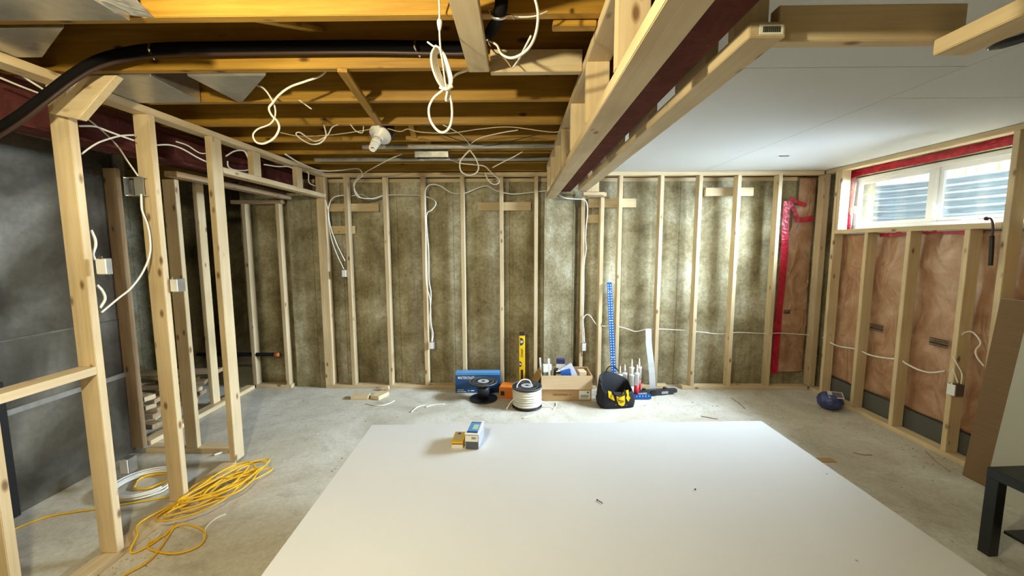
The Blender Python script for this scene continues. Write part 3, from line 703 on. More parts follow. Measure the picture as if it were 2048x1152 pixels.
# ================================================================== THINGS ON THE SHEET
ST = SZT
p = AZ(903, 896.5, ST); q = AZ(926, 896.5, ST)
f = empty('fastener_box', (p.x, p.y, ST), 'small yellow and white carton of fasteners on the white sheet', 'box', rz=R(-1.5))
wd = (q-p).length
bm = bmesh.new(); bbox(bm, 0, wd, 0, .125, 0, .036); bmesh.ops.bevel(bm, geom=bm.edges[:], offset=.001, segments=1, affect='EDGES'); finish('carton', bm, M_YELLOW, f)
bm = bmesh.new(); bbox(bm, .001, wd-.001, -.0006, 0, .001, .022); finish('white_end_label', bm, M_LABEL, f)
bm = bmesh.new(); bbox(bm, .001, wd-.001, -.0008, 0, .022, .028); finish('red_band', bm, plain('dark_red_band', (.28, .05, .01), .5), f)
bm = bmesh.new(); bbox(bm, .008, wd-.014, .018, .118, .036, .0368); finish('top_label', bm, plain('khaki_print', (.55, .52, .36), .6), f)
bm = bmesh.new(); lathe_bm(bm, [(.009, .0368), (.009, .0376)], 20, Matrix.Translation((wd*.45, .10, 0))); finish('maroon_emblem', bm, plain('maroon_print', (.2, .01, .03), .5), f)
p = AZ(930, 898.5, ST); q = AZ(958, 898.5, ST); wd = (q-p).length
f = empty('screw_tub', (p.x, p.y, ST), 'clear plastic tub of screws with a blue top label on the white sheet', 'screw tub', rz=R(-5))
bm = bmesh.new(); bbox(bm, 0, wd, 0, .165, 0, .082); bmesh.ops.bevel(bm, geom=bm.edges[:], offset=.004, segments=2, affect='EDGES'); finish('tub', bm, M_GLASSP, f)
bm = bmesh.new(); bbox(bm, .004, wd-.004, -.0015, .15, .004, .044); finish('screws', bm, M_SCREWS, f)
bm = bmesh.new(); bbox(bm, -.002, wd+.002, -.002, .167, .083, .089); bmesh.ops.bevel(bm, geom=bm.edges[:], offset=.002, segments=1, affect='EDGES'); finish('lid', bm, M_WHITE, f)
bm = bmesh.new(); bbox(bm, .003, wd-.006, -.0025, -.0005, .047, .079); lb = finish('end_label', bm, M_LABEL, f)
bm = bmesh.new()
for i in range(6): bbox(bm, wd*.5+.004*i, wd*.5+.0022+.004*i, -.0032, -.0024, .060, .072)
finish('barcode', bm, M_INK, lb)
bm = bmesh.new(); bbox(bm, .008, wd-.010, .012, .150, .089, .0898); tl = finish('top_label', bm, M_BLUE2, f)
bm = bmesh.new(); bbox(bm, .008, wd-.010, .012, .030, .0898, .0904); bbox(bm, .008, wd-.010, .142, .150, .0898, .0904); bbox(bm, .008, .022, .085, .142, .0898, .0904); bm.free()
for a_ in ((.012, .030), (.142, .150)):
    bm = bmesh.new(); bbox(bm, .008, wd-.010, a_[0], a_[1], .0898, .0904); finish('dark_print', bm, M_NAVY, tl)
bm = bmesh.new(); bbox(bm, .030, wd-.016, .055, .115, .0898, .0904); finish('pale_print', bm, plain('pale_green_print', (.45, .62, .50), .5), tl)
def screw(p, a, L, label, group=None):
    d = Vector((math.cos(a), math.sin(a), 0)); bm = bmesh.new(); z = Vector((0, 0, .0035))
    tube_bm(bm, [p+z, p+z+d*.004, p+z+d*L*.9, p+z+d*L], .0018, 8, taper=lambda t: 2.2 if t < .2 else (1 if t < .9 else .2))
    return tag(finish('drywall_screw', bm, M_BLACK, smooth=True), label, 'screw', group)
screw(AZ(1194, 1001, ST), R(-50), .032, 'single black screw lying in the middle of the white sheet')
screw(AZ(1390, 980, ST)*1.0, R(20), .006, 'tiny dark chip on the right half of the white sheet')

# ================================================================== THINGS ALONG THE BACK WALL
# blue boxed tool
p = AZ(911, 786, 0); q = AZ(1000, 787, 0); wd = q.x-p.x
f = empty('tool_box_carton', (p.x, p.y, 0), 'blue printed power tool carton behind the empty black spool', 'box', rz=R(1))
bm = bmesh.new(); bbox(bm, 0, wd, 0, .11, 0, .215); bmesh.ops.bevel(bm, geom=bm.edges[:], offset=.003, segments=1, affect='EDGES'); finish('carton', bm, M_NAVY, f)
bm = bmesh.new(); bbox(bm, .002, wd-.002, .001, .109, .2148, .2162); bbox(bm, .002, wd-.002, -.0008, 0, .195, .213); finish('pale_blue_band', bm, M_BLUE2, f)
text('lettering', 'MASTERCRAFT', .040, Matrix.Translation((.115, -.0012, .165)) @ FRONT, M_WPRINT, f, sx=.66)
text('small_print', 'MAXIMUM', .016, Matrix.Translation((.055, -.0012, .034)) @ FRONT, M_WPRINT, f, sx=.9)
bm = bmesh.new(); bbox(bm, .015, .11, -.0008, 0, .012, .019); bbox(bm, .13, .15, -.0008, 0, .022, .028); bbox(bm, .165, .20, -.0008, 0, .022, .030); finish('print_lines', bm, M_WPRINT, f)
# spools
def spool(px, py, r, h, rc, name, label, wire):
    p = AZ(px, py, 0); f = empty(name, (p.x, p.y, 0), label, 'cable spool')
    fl = [(rc*.9, 0), (r*.97, 0), (r, .004), (r, .012), (r*.96, .016), (rc, .016)]
    lathe('flange', fl, M_BLACK, f, seg=40); lathe('flange', [(a, z) for a, z in fl], M_BLACK, f, (0, 0, h-.016), seg=40)
    lathe('core', [(rc, .016), (rc, h-.016)], M_BLACK, f, seg=32)
    bm = bmesh.new()
    for k in range(30):
        a = 2*math.pi*k/30; M = Matrix.Rotation(a, 4, 'Z'); bbox(bm, r*.48, r*.92, -.0016, .0016, h-.001, h+.0022, M)
    finish('rib', bm, plain('dark_grey_rib', (.05, .05, .055), .5), f)['kind'] = 'stuff'
    bm = bmesh.new()
    for rr in (r*.99, r*.72):
        P = [Vector((rr*math.cos(2*math.pi*k/48), rr*math.sin(2*math.pi*k/48), h)) for k in range(49)]; tube_bm(bm, P, .0022, 6)
    finish('raised_ring', bm, plain('worn_grey_rim', (.16, .17, .18), .5), f, smooth=True)
    bm = bmesh.new(); lathe_bm(bm, [(r*.40, h), (r*.40, h+.003), (.02, h+.003), (.02, h)], 32); finish('hub_label', bm, plain('grey_hub_label', (.42, .42, .44), .5), f)
    lathe('axle_hole', [(.016, h+.0032), (.016, h+.0042)], M_BLACK, f, seg=16)
    if wire:
        bm = bmesh.new(); P = []; turns = 14
        for k in range(turns*28+1):
            a = 2*math.pi*k/28; z = .026+(h-.052)*(k/(turns*28)); P.append(Vector((math.cos(a)*(wire+.004*math.sin(a*.37)), math.sin(a)*(wire+.004*math.sin(a*.37)), z+.004*math.sin(a*.5))))
        tube_bm(bm, P, .0072, 8)
        lathe_bm(bm, [(wire-.004, .018), (wire-.004, h-.018)], 36); wnd = finish('wound_cable', bm, M_CABLE, f, smooth=True)
        cc = Vector((p.x, p.y, 0))
        tube('cable_loop', [Vector((-wire*.7, -wire*.55, h-.05)), Vector((-wire*.72, -wire*.35, h+.02)), Vector((-wire*.35, -.01, h+.062)), Vector((.02, .01, h+.05)), Vector((.045, .0, h+.005))], .0055, M_CABLE, f)
        tube('cable_tail', [Vector((-wire*.9, -wire*.4, .10)), Vector((-wire-.03, -wire*.5, .06)), Vector((-wire-.065, -wire*.8, .012))], .0055, M_CABLE, f)
        tube('cable_tail', [Vector((wire*.95, -wire*.2, .07)), Vector((wire+.05, -wire*.25, .035)), Vector((wire+.11, -wire*.3, .008))], .0055, M_CABLE, f)
spool(967, 798, .142, .187, .062, 'cable_spool', 'empty black plastic cable spool in front of the blue carton', 0)
spool(1054, 812, .145, .205, .06, 'cable_spool', 'black spool wound full with white cable', .132)
# orange box
p = AZ(998, 796, 0); q = AZ(1034, 800, 0)
f = empty('orange_case', (p.x, p.y, 0), 'orange box with a black square, between the two spools', 'box', rz=R(-12))
bm = bmesh.new(); bbox(bm, 0, .19, 0, .16, 0, .12); bmesh.ops.bevel(bm, geom=bm.edges[:], offset=.006, segments=2, affect='EDGES'); finish('case', bm, M_ORANGE, f)
bm = bmesh.new(); bbox(bm, .018, .058, -.001, .0, .03, .075); finish('black_square', bm, M_BLACK, f)
# level
p = AY(1044, 740, 4.27)
f = empty('spirit_level', (p.x, 4.235, 0), 'yellow spirit level standing upright against the back wall', 'spirit level'); f.rotation_euler = (R(-5), 0, R(0))
bm = bmesh.new(); bbox(bm, -.032, .032, -.012, .012, .0, .60); bmesh.ops.bevel(bm, geom=bm.edges[:], offset=.004, segments=2, affect='EDGES'); finish('body', bm, M_YELLOW, f)
bm = bmesh.new(); bbox(bm, -.029, .029, -.014, .014, .60, .64); bmesh.ops.bevel(bm, geom=bm.edges[:], offset=.003, segments=1, affect='EDGES'); finish('end_cap', bm, M_BLACK, f)
def vial(x, z, r, n):
    bm = bmesh.new()
    vs = [bm.verts.new((x+r*math.cos(a), -.0138, z+r*1.15*math.sin(a))) for a in [(-.5+k/12)*math.pi for k in range(13)]]
    vs2 = [bm.verts.new((v.co.x, -.0118, v.co.z)) for v in vs]
    bm.faces.new(vs); bm.faces.new(vs2[::-1])
    for k in range(13): bm.faces.new((vs[k], vs[(k+1) % 13], vs2[(k+1) % 13], vs2[k]))
    o = finish(n, bm, M_BLACK, f)
    bm = bmesh.new(); lathe_bm(bm, [(r*.45, 0), (r*.45, .002)], 14, Matrix.Translation((x+r*.4, -.014, z)) @ Matrix.Rotation(R(90), 4, 'X')); finish('vial', bm, plain('pale_vial', (.45, .46, .42), .3), o)
vial(-.018, .535, .036, 'vial_housing'); vial(-.026, .295, .026, 'vial_housing')
bm = bmesh.new(); bbox(bm, -.012, .012, -.0135, -.0118, .06, .235); finish('handle_slot', bm, M_BLACK, f)
text('lettering', 'STANLEY', .030, Matrix.Translation((.002, -.0132, .415)) @ FRONT @ Matrix.Rotation(R(90), 4, 'Z'), M_INK, f, sx=.75)
# carton
p = AZ(1083, 802, 0); q = AZ(1183, 803, 0); wd = q.x-p.x; D, HH = .30, .262
f = empty('open_carton', (p.x, p.y, 0), 'open brown cardboard carton full of packages, flaps folded out', 'carton')
t = .005; bm = bmesh.new()
for a in ((0, wd, 0, t, 0, HH), (0, wd, D-t, D, 0, HH), (0, t, t, D-t, 0, HH), (wd-t, wd, t, D-t, 0, HH), (t, wd-t, t, D-t, 0, t)): bbox(bm, *a)
finish('carton_body', bm, M_CARD, f)
bm = bmesh.new(); M = Matrix.Translation((0, -.002, HH)) @ Matrix.Rotation(R(-7), 4, 'X'); bbox(bm, -.004, wd+.004, -t, 0, -.135, 0, M); finish('front_flap', bm, M_CARD2, f)
bm = bmesh.new(); M = Matrix.Translation((-.001, 0, HH)) @ Matrix.Rotation(R(32), 4, 'Y'); bbox(bm, -t, 0, 0, D, -.15, 0, M); finish('side_flap', bm, M_CARD, f)
bm = bmesh.new(); M = Matrix.Translation((wd+.001, 0, HH)) @ Matrix.Rotation(R(-24), 4, 'Y'); bbox(bm, 0, t, 0, D, -.16, 0, M); finish('side_flap', bm, M_CARD2, f)
bm = bmesh.new(); M = Matrix.Translation((0, D+.001, HH)) @ Matrix.Rotation(R(8), 4, 'X'); bbox(bm, 0, wd, 0, t, -.13, 0, M); finish('back_flap', bm, M_CARD, f)
text('lettering', 'CARTON BULK 1/4', .026, Matrix.Translation((.205, -.0012, .066)) @ FRONT, M_INKB, f, sx=.85)
bm = bmesh.new(); bbox(bm, wd-.125, wd-.012, -.0015, 0, .020, .108); lb = finish('shipping_label', bm, M_LABEL, f)
bm = bmesh.new()
for i in range(16): bbox(bm, wd-.108+.005*i, wd-.108+.005*i+.0027, -.0022, -.0014, .045, .064)
bbox(bm, wd-.112, wd-.03, -.0022, -.0014, .031, .036); bbox(bm, wd-.045, wd-.028, -.0022, -.0014, .085, .098); finish('barcode', bm, M_INK, lb)
CB = Vector((p.x, p.y, 0))
def incarton(name, x, y, z0, sx, sy, sz, rz, ry, m, label, cat='package', extra=None, rx=0):
    f = empty(name, CB+Vector((x, y, z0)), label, cat); f.rotation_euler = (R(rx), R(ry), R(rz))
    bm = bmesh.new(); bbox(bm, -sx/2, sx/2, -sy/2, sy/2, 0, sz); bmesh.ops.bevel(bm, geom=bm.edges[:], offset=min(sx, sy, sz)*.06, segments=1, affect='EDGES'); finish('wrapper', bm, m, f)
    if extra:
        m2, a = extra; bm = bmesh.new(); bbox(bm, *a); finish('printed_panel', bm, m2, f)
incarton('package', .06, .13, .03, .085, .07, .31, 8, 0, M_GREEN, 'green and white package at the left end of the open carton', extra=(M_LABEL, (-.043, .043, -.0365, .0, .24, .312)))
incarton('white_blade_pack', .095, .06, .02, .022, .012, .40, 0, -3, M_WHITE, 'thin white strip standing upright in the open carton')
incarton('white_blade_pack', .020, .20, .02, .018, .012, .37, 0, -4, M_WHITE, 'short white strip behind the green package in the carton')
incarton('black_package', .135, .10, .02, .04, .07, .285, -12, 4, M_BLACK, 'black package beside the thin white strip in the carton')
incarton('printed_package', .195, .09, .02, .095, .06, .275, 3, 0, M_LABEL, 'white package with a black band in the middle of the carton', extra=(M_BLACK, (-.049, .049, -.0315, .0, .245, .262)))
incarton('navy_package', .21, .20, .06, .09, .05, .32, -6, 0, plain('dark_violet_print', (.04, .035, .12), .5), 'dark violet topped package at the back of the carton', extra=(M_LABEL, (-.046, .046, -.0265, 0, .20, .27)))
incarton('plastic_bag_pack', .345, .11, .16, .12, .03, .20, 4, -28, plain('milky_film', (.66, .64, .68), .3), 'milky plastic package leaning across the carton', extra=(plain('grey_print', (.3, .3, .33), .5), (-.005, .025, -.0155, -.0145, .13, .15)))
incarton('blue_bag_pack', .272, .055, .175, .10, .03, .135, 0, -14, plain('bright_blue_film', (.02, .12, .45), .35), 'blue film package against the front wall of the carton')
incarton('kraft_package', .42, .14, .03, .08, .09, .245, 10, 0, M_CARD2, 'tan package low at the right end of the carton')
# tool bag
def tool_bag():
    p = AZ(1236, 819, 0)
    f = empty('tool_bag', (p.x, p.y+.118, 0), 'black fabric tool bag with yellow trim, mouth wide open', 'tool bag', rz=R(8))
    W_, D_, n = .355, .20, 28; rows = []
    bm = bmesh.new()
    def ring(sx, sy, zf, z0, pw=4.5):
        r_ = []
        for k in range(n*2):
            a = 2*math.pi*k/(n*2); c, s = math.cos(a), math.sin(a)
            x = sx*math.copysign(abs(c)**(2/pw), c); y = sy*math.copysign(abs(s)**(2/pw), s)
            r_.append(bm.verts.new((x+random.uniform(-.002, .002), y+random.uniform(-.002, .002), z0+zf(x, y))))
        return r_
    prof = [(.94, 1.0, 0, 0), (1.0, 1.05, .05, .0), (.98, 1.0, .11, .1), (.92, .92, .165, .55), (.86, .88, .205, 1.0)]
    for sx, sy, z, k in prof:
        rows.append(ring(W_/2*sx, D_/2*sy, (lambda x, y, k=k: k*(.42*y+(.075*max(0, 1-abs(x+.045)/.20) if y > 0 else -.012)-.05*x)), z))
    inner = [ring(W_/2*sx*.96, D_/2*sy*.93, (lambda x, y, k=k: k*(.42*y+(.075*max(0, 1-abs(x+.045)/.20) if y > 0 else -.012)-.05*x)), z) for sx, sy, z, k in ((.86, .88, .203, 1.), (.9, .9, .11, .1), (.85, .85, .01, 0))]
    allr = rows+inner
    for a, b in zip(allr, allr[1:]):
        for k in range(2*n): bm.faces.new((a[k], a[(k+1) % (2*n)], b[(k+1) % (2*n)], b[k]))
    bm.faces.new(rows[0][::-1]); bm.faces.new(inner[-1])
    finish('bag_body', bm, M_FABRIC, f, smooth=True)
    yf = -D_/2*1.06-.004
    def patch(pts, name, mat, y=yf, th=.006, lean=.22):
        bm = bmesh.new(); a = [bm.verts.new((x, y+max(0, z-.10)*lean*1.6, z)) for x, z in pts]; b = [bm.verts.new((v.co.x, v.co.y+th, v.co.z)) for v in a]
        bm.faces.new(a); bm.faces.new(b[::-1])
        for k in range(len(pts)): bm.faces.new((a[k], a[(k+1) % len(pts)], b[(k+1) % len(pts)], b[k]))
        return finish(name, bm, mat, f)
    patch([(-.105, .175), (-.075, .165), (-.045, .085), (-.062, .088), (-.105, .115)], 'yellow_trim', M_YELLOW)
    patch([(.072, .170), (.098, .175), (.095, .125), (.110, .105), (.088, .068), (.066, .105), (.078, .125)], 'yellow_trim', M_YELLOW)
    bd = patch([(-.045, .150), (-.02, .128), (.02, .128), (.045, .162), (.058, .160), (.056, .06), (.045, .035), (.02, .030), (-.01, .048), (-.028, .09), (-.030, .125)], 'yellow_badge', M_YELLOW, y=yf-.004)
    o = patch([(-.02, .098), (-.012, .078), (.012, .066), (.038, .068), (.042, .082), (.02, .084), (-.002, .092)], 'black_emblem', M_BLACK, y=yf-.0065, th=.003)
    text('lettering', 'DEWALT', .017, Matrix.Translation((.012, yf-.0075, .077)) @ FRONT @ Matrix.Rotation(R(-6), 4, 'Z'), M_YELLOW, f, sx=.8)
    for x, z in ((-.035, .045), (.072, .035)):
        bm = bmesh.new(); lathe_bm(bm, [(.004, 0), (.003, .003)], 10, Matrix.Translation((x, yf, z)) @ Matrix.Rotation(R(90), 4, 'X')); finish('rivet', bm, M_CHROME, f)
    tube('handle', [Vector((-.06, yf+.03, .165)), Vector((-.045, yf-.01, .145)), Vector((0, yf-.016, .137)), Vector((.045, yf-.01, .15)), Vector((.055, yf+.03, .175))], .008, M_FABRIC, f)
    tube('handle', [Vector((-.07, .085, .30)), Vector((-.05, .09, .345)), Vector((-.015, .09, .362)), Vector((.03, .09, .345)), Vector((.06, .08, .31))], .006, M_FABRIC, f)
    tube('zip_tab', [Vector((-.155, .0, .205)), Vector((-.165, -.01, .225)), Vector((-.16, -.03, .215))], .008, M_FABRIC, f)
tool_bag()
# T-square
pb = AY(1226, 790, 4.10)
f = empty('drywall_square', (pb.x, 4.012, 0), 'blue perforated T-square standing upside down behind the tool bag', 'T-square')
f.rotation_euler = (R(-13.0), R(-1.2), 0)
bm = bmesh.new(); bbox(bm, -.025, .025, -.0015, .0015, .01, 1.20); finish('blade', bm, M_BLUE, f)
bm = bmesh.new()
for k in range(44):
    for x in (-.013, .013):
        lathe_bm(bm, [(.0056, -.0008), (.0056, .0004)], 8, Matrix.Translation((x, -.0015, .03+.0265*k)) @ Matrix.Rotation(R(90), 4, 'X'))
for z in (.42, .80, 1.1): bbox(bm, -.014, .014, -.0024, -.0015, z-.002, z+.002)
h_ = finish('white_marking', bm, M_WPRINT, f); h_['kind'] = 'stuff'
pl, pr = AZ(1192, 799, 0), AZ(1303, 800, 0)
bm = bmesh.new(); bbox(bm, pl.x-pb.x, pr.x-pb.x, -.012, .004, .0, .045); hd = finish('head', bm, M_BLUE, f)
bm = bmesh.new()
for k in range(18): bbox(bm, pl.x-pb.x+.02+.03*k, pl.x-pb.x+.026+.03*k, -.0128, -.012, .022, .034)
finish('white_marking', bm, M_WPRINT, f)
# grey straightedge
P = [AZ(1306, 788, 0)+Vector((0, .0, .0)), AY(1303, 735, 4.20), AY(1298, 690, 4.25), AY(1297, 658, 4.285)]
o = strip('metal_straightedge', P, .062, (0, -1, 0), M_ALU, th=.002, label='grey metal straightedge leaning on a stud right of the caulk tubes', cat='straightedge')
# long black tool on floor
p = AZ(1272, 795, 0)+Vector((0, .012, 0)); q = AZ(1354, 789, 0)
f = empty('black_floor_tool', (p.x, p.y, 0), 'long black tool with grey grips lying on the floor right of the bag', 'hand tool', rz=math.atan2(q.y-p.y, q.x-p.x))
L = (q-p).length
bm = bmesh.new(); a = [(-.03, 0), (L*.72, 0), (L*.78, .012), (L, .022), (L, .055), (L*.8, .06), (0, .06), (-.03, .05)]
A_ = [bm.verts.new((x, 0, z)) for x, z in a]; B_ = [bm.verts.new((x, .045, z)) for x, z in a]; bm.faces.new(A_); bm.faces.new(B_[::-1])
for k in range(8): bm.faces.new((A_[k], A_[(k+1) % 8], B_[(k+1) % 8], B_[k]))
finish('tool_body', bm, plain('charcoal_plastic', (.035, .037, .042), .45), f)
for x0, x1 in ((.03, .12), (L*.62, L*.78)):
    bm = bmesh.new(); bbox(bm, x0, x1, -.003, 0, .015, .042); bmesh.ops.bevel(bm, geom=bm.edges[:], offset=.001, segments=1, affect='EDGES'); finish('grey_grip', bm, plain('light_grey_grip', (.38, .39, .42), .5), f)
for x in (.10, L*.72): bm = bmesh.new(); bbox(bm, x-.014, x+.014, .01, .035, .06, .078); finish('black_knob', bm, M_BLACK, f)
bm = bmesh.new(); lathe_bm(bm, [(.032, 0), (.032, .012)], 20, Matrix.Translation((L*.42, 0, .033)) @ Matrix.Rotation(R(90), 4, 'X')); finish('pivot_disc', bm, M_BLACK, f)
# caulk tubes
def caulk(px, ztop_py, Y, body, band, label):
    t_ = AY(px, ztop_py, Y); h = t_.z
    f = empty('caulk_tube', (t_.x, Y, 0), label, 'caulk tube', 'caulk tubes behind the tool bag')
    r = .0235; b = h-.105
    lathe('cartridge', [(r, .0), (r, b*.55)], band, f, seg=20)
    lathe('cartridge_top', [(r, b*.551), (r, b), (r*1.12, b+.003), (r*1.12, b+.014), (r*.5, b+.022)], body, f, seg=20)
    lathe('nozzle', [(r*.45, b+.0225), (r*.36, b+.05), (r*.16, h)], M_WHITE, f, seg=16)
R_ = M_RED; Wt = M_WHITE
for a in ((1240.5, 732, 4.10, Wt, Wt, 'white caulk tube at the left end of the group, half behind the bag handle'),
          (1250, 729, 4.12, Wt, M_BLACK, 'white caulk tube second from left, dark below its collar'),
          (1264, 732, 4.06, Wt, Wt, 'all-white front caulk tube in the middle of the group'),
          (1264, 718, 4.19, Wt, M_CARD, 'tall rear caulk tube in the middle of the group'),
          (1274.5, 729, 4.06, Wt, R_, 'front caulk tube with a red and dark lower half'),
          (1279, 717, 4.18, Wt, R_, 'rear right caulk tube with a bright red band')): caulk(*a)
# wood blocks on floor left
for a, b, y, lab, ht, rz, dep in ((701, 736, 800, 'flat pale wood offcut on the floor, the left one of two', .038, 2, .089), (741, 762, 798, 'angled pale wood offcut on the floor, the right one of two', .040, -22, .16)):
    p, q = AZ(a, y, 0), AZ(b, y, 0); wd = q.x-p.x
    bm = bmesh.new(); bbox(bm, 0, wd, 0, dep, 0, ht); bmesh.ops.bevel(bm, geom=bm.edges[:], offset=.003, segments=1, affect='EDGES')
    o = finish('wood_offcut', bm, W[1 if dep > .1 else 0]); o.location = (p.x, p.y, 0); o.rotation_euler = (0, 0, R(rz)); tag(o, lab, 'offcut')
p = AZ(770, 781, 0)
bm = bmesh.new(); lathe_bm(bm, [(.022, 0), (.022, .075)], 20, Matrix.Translation((p.x-.03, p.y, .022)) @ Matrix.Rotation(R(80), 4, 'Y'))
tag(finish('wood_dowel_offcut', bm, W[0]), 'small round wood offcut against the back bottom plate', 'offcut')
for pts, lab in (([(732, 807), (755, 811), (775, 808), (789, 801)], 'curved white cable offcut in front of the wood blocks'),
                 ([(822, 824), (835, 814), (850, 810), (864, 810)], 'left curved white cable offcut on the bare floor'),
                 ([(852, 814), (866, 810), (890, 808)], 'right curved white cable offcut on the bare floor'),
                 ([(1046, 836), (1075, 826), (1098, 817)], 'white cable offcut in front of the full spool'),
                 ([(1106, 818), (1112, 812), (1112, 805)], 'short white cable offcut in front of the carton'),
                 ([(408, 1078), (412, 1056), (430, 1038), (452, 1028)], 'curved white cable offcut beside the yellow cord'),
                 ([(300, 1086), (312, 1076), (322, 1064)], 'short white cable offcut on the yellow cord plate')):
    tube('cable_offcut', [AZ(x, y, .006) for x, y in pts], .0048, M_CABLE, label=lab, cat='cable offcut')
# blue bag by right wall
p = AZ(1669, 824, 0)
f = empty('blue_bag', (p.x+.02, p.y+.09, 0), 'crumpled blue plastic pack with a clear window by the right wall', 'package', rz=R(-20))
bm = bmesh.new(); bmesh.ops.create_icosphere(bm, subdivisions=4, radius=.105)
for v in bm.verts:
    v.co += Vector([random.uniform(-.004, .004) for _ in range(3)]); v.co.z = max(min(v.co.z*.85, .075), -.075)+.075
finish('bag', bm, M_BAGBLUE, f, smooth=True)
bm = bmesh.new(); M = Matrix.Translation((.02, -.045, .148)) @ Matrix.Rotation(R(30), 4, 'X'); bbox(bm, -.055, .065, -.04, .04, 0, .004, M); finish('clear_window', bm, plain('clouded_window', (.55, .50, .56), .3), f)
bm = bmesh.new(); bbox(bm, -.02, .055, -.03, .03, .004, .006, M); finish('window_contents', bm, plain('dark_contents', (.14, .11, .13), .5), f)

# ================================================================== CORDS ON THE LEFT FLOOR
def cord():
    c = (AZ(345, 1035, .04)+AZ(520, 935, .04))/2; d = AZ(520, 935, .04)-AZ(330, 1040, .04); L = d.length/2; d.normalize(); s = Vector((-d.y, d.x, 0)); P = []
    r2 = random.Random(11)
    for k in range(9):
        la = L*r2.uniform(.55, 1.0); wb = r2.uniform(.05, .12); oc = c+d*r2.uniform(-.12, .14)+s*r2.uniform(-.04, .05)
        for j in range(10):
            a = 2*math.pi*j/10
            z = .045+.006*k if True else 0
            P.append(oc+d*la*math.cos(a)+s*(wb*math.sin(a)+.03*math.sin(2*a+k))+Vector((0, 0, z-oc.z+.004*math.sin(a*2))))
    tail = [(300, 1045), (275, 1085), (262, 1105), (300, 1090), (360, 1050), (408, 1062), (400, 1090), (350, 1107), (300, 1098), (300, 1085), (330, 1070), (350, 1050), (305, 1115), (245, 1152)]
    P += [AZ(x, y, .012) for x, y in tail]
    for q in P: q.z = max(q.z, .008)
    for q in P:
        if X0-.01 < q.x < XL+.02 and q.y < 2.75: q.z = max(q.z, .048)
    return P
tube('extension_cord', cord(), .0052, M_CORD, n=6, seg=8, label='long yellow extension cord heaped in loops over the left bottom plate', cat='extension cord')
tube('yellow_rope', [AZ(x, y, .008) for x, y in ((20, 1062), (60, 1045), (110, 1030), (190, 1018), (250, 1008), (300, 1000), (340, 993))]+[AZ(352, 990, .05)], .005, M_CORD, label='single yellow cord run across the floor behind the left studs', cat='extension cord')
P = []
c = AZ(292, 972, .01)
for k in range(6):
    for j in range(16):
        a = 2*math.pi*j/16; r = .165+.012*math.sin(k*1.7); P.append(c+Vector((r*math.cos(a)*1.02+.008*math.sin(k*2), r*.95*math.sin(a)+.01*math.cos(k), .004+.006*k)))
tube('cable_coil', P, .0055, M_CABLE, n=3, seg=8, label='coil of white cable on the floor behind the left studs', cat='cable coil')
tube('cable_offcut', [AZ(x, y, .008) for x, y in ((428, 910), (450, 902), (461, 893), (458, 886))], .007, M_CABLE, label='curved white cable offcut on the floor left of the jamb', cat='cable offcut')
c = AZ(305, 965, .0)
tube('extension_cord', [c+Vector((.10*math.cos(a)*(1+.2*math.sin(3*a)), .09*math.sin(a), .008+.004*(i//12))) for i, a in enumerate([2*math.pi*j/12 for j in range(30)])], .005, M_CORD, n=5, label='small yellow cord coil inside the white cable coil', cat='extension cord')

# ================================================================== CABLES
def cable(pts, label, r=.0048, mat=M_CABLE, name='electrical_cable', flat=.75, **kw):
    P = []
    for a in pts:
        x, y, d = a[:3]; mode = a[3] if len(a) > 3 else 'Y'
        P.append({'Y': AY, 'X': AX, 'Z': AZ}[mode](x, y, d))
    if P[len(P)//2].y > 3.0: r = max(r*1.28, .0045)
    return tube(name, P, r, mat, label=label, cat='cable', flat=flat, **kw)
cable([(878, -12, 1.38), (879, 20, 1.40), (879, 60, 1.42), (881, 95, 1.44), (886, 130, 1.46)], 'white cable hanging straight down with a coupling, above the hanging hank', r=.0035)
f = empty('cable_hank', AY(882, 140, 1.5), 'tied hank of white cable hanging from the ceiling joists', 'cable hank'); p = f.location.copy()
P = []
for k in range(5):
    for x, y, dy in ((872+k*2.0, 91+k*3, .0), (863+k*2.4, 108, -.02), (864+k*2.6, 130, -.02), (872+k*2.8, 155, -.01), (884+k*1.6, 174-k*1.5, .0), (897, 180-k*2, .015), (904-k*1.6, 160, .03), (898-k*1.8, 134, .03), (888-k*1.5, 108, .02)):
        P.append(AY(x, y, 1.49+dy+.006*k)-p)
tube('hank_coils', P, .0042, M_CABLE, f, n=5, seg=8)
tube('tie', [AY(855, 84, 1.47)-p, AY(866, 92, 1.46)-p, AY(881, 102, 1.45)-p, AY(893, 178, 1.46)-p, AY(903, 172, 1.47)-p], .003, M_CABLE, f)
tube('tie', [AY(880, 175, 1.46)-p, AY(893, 178, 1.45)-p, AY(905, 173, 1.46)-p], .005, M_CABLE, f)
tube('tie', [AY(895, 182, 1.46)-p, AY(892, 200, 1.46)-p, AY(897, 198, 1.47)-p, AY(898, 184, 1.47)-p], .004, M_CABLE, f)
tube('coupling', [AY(879, 38, 1.41)-p, AY(879, 44, 1.41)-p, AY(879, 62, 1.42)-p], .008, M_WHITE, f, n=3, taper=lambda t: .5+.6*math.sin(math.pi*t))
cable([(903, 158, 1.52), (915, 148, 1.56), (937, 140, 1.66)], 'white cable from the hank to the hanging 2x4')
cable([(886, 180, 1.5), (868, 195, 1.5), (858, 215, 1.5), (860, 238, 1.5), (872, 258, 1.5), (886, 265, 1.5), (898, 256, 1.5), (904, 235, 1.5), (903, 205, 1.5), (897, 182, 1.5)], 'round loop of white cable hanging below the hank')
cable([(1068, -12, 1.30), (1076, 25, 1.32), (1073, 62, 1.33), (1062, 90, 1.34), (1044, 108, 1.36), (1022, 116, 1.38), (1003, 108, 1.42), (995, 92, 1.5), (984, 84, 1.6), (974, 80, 1.7)], 'thick white cable swinging in a wide arc right of the hanging 2x4', r=.0052)
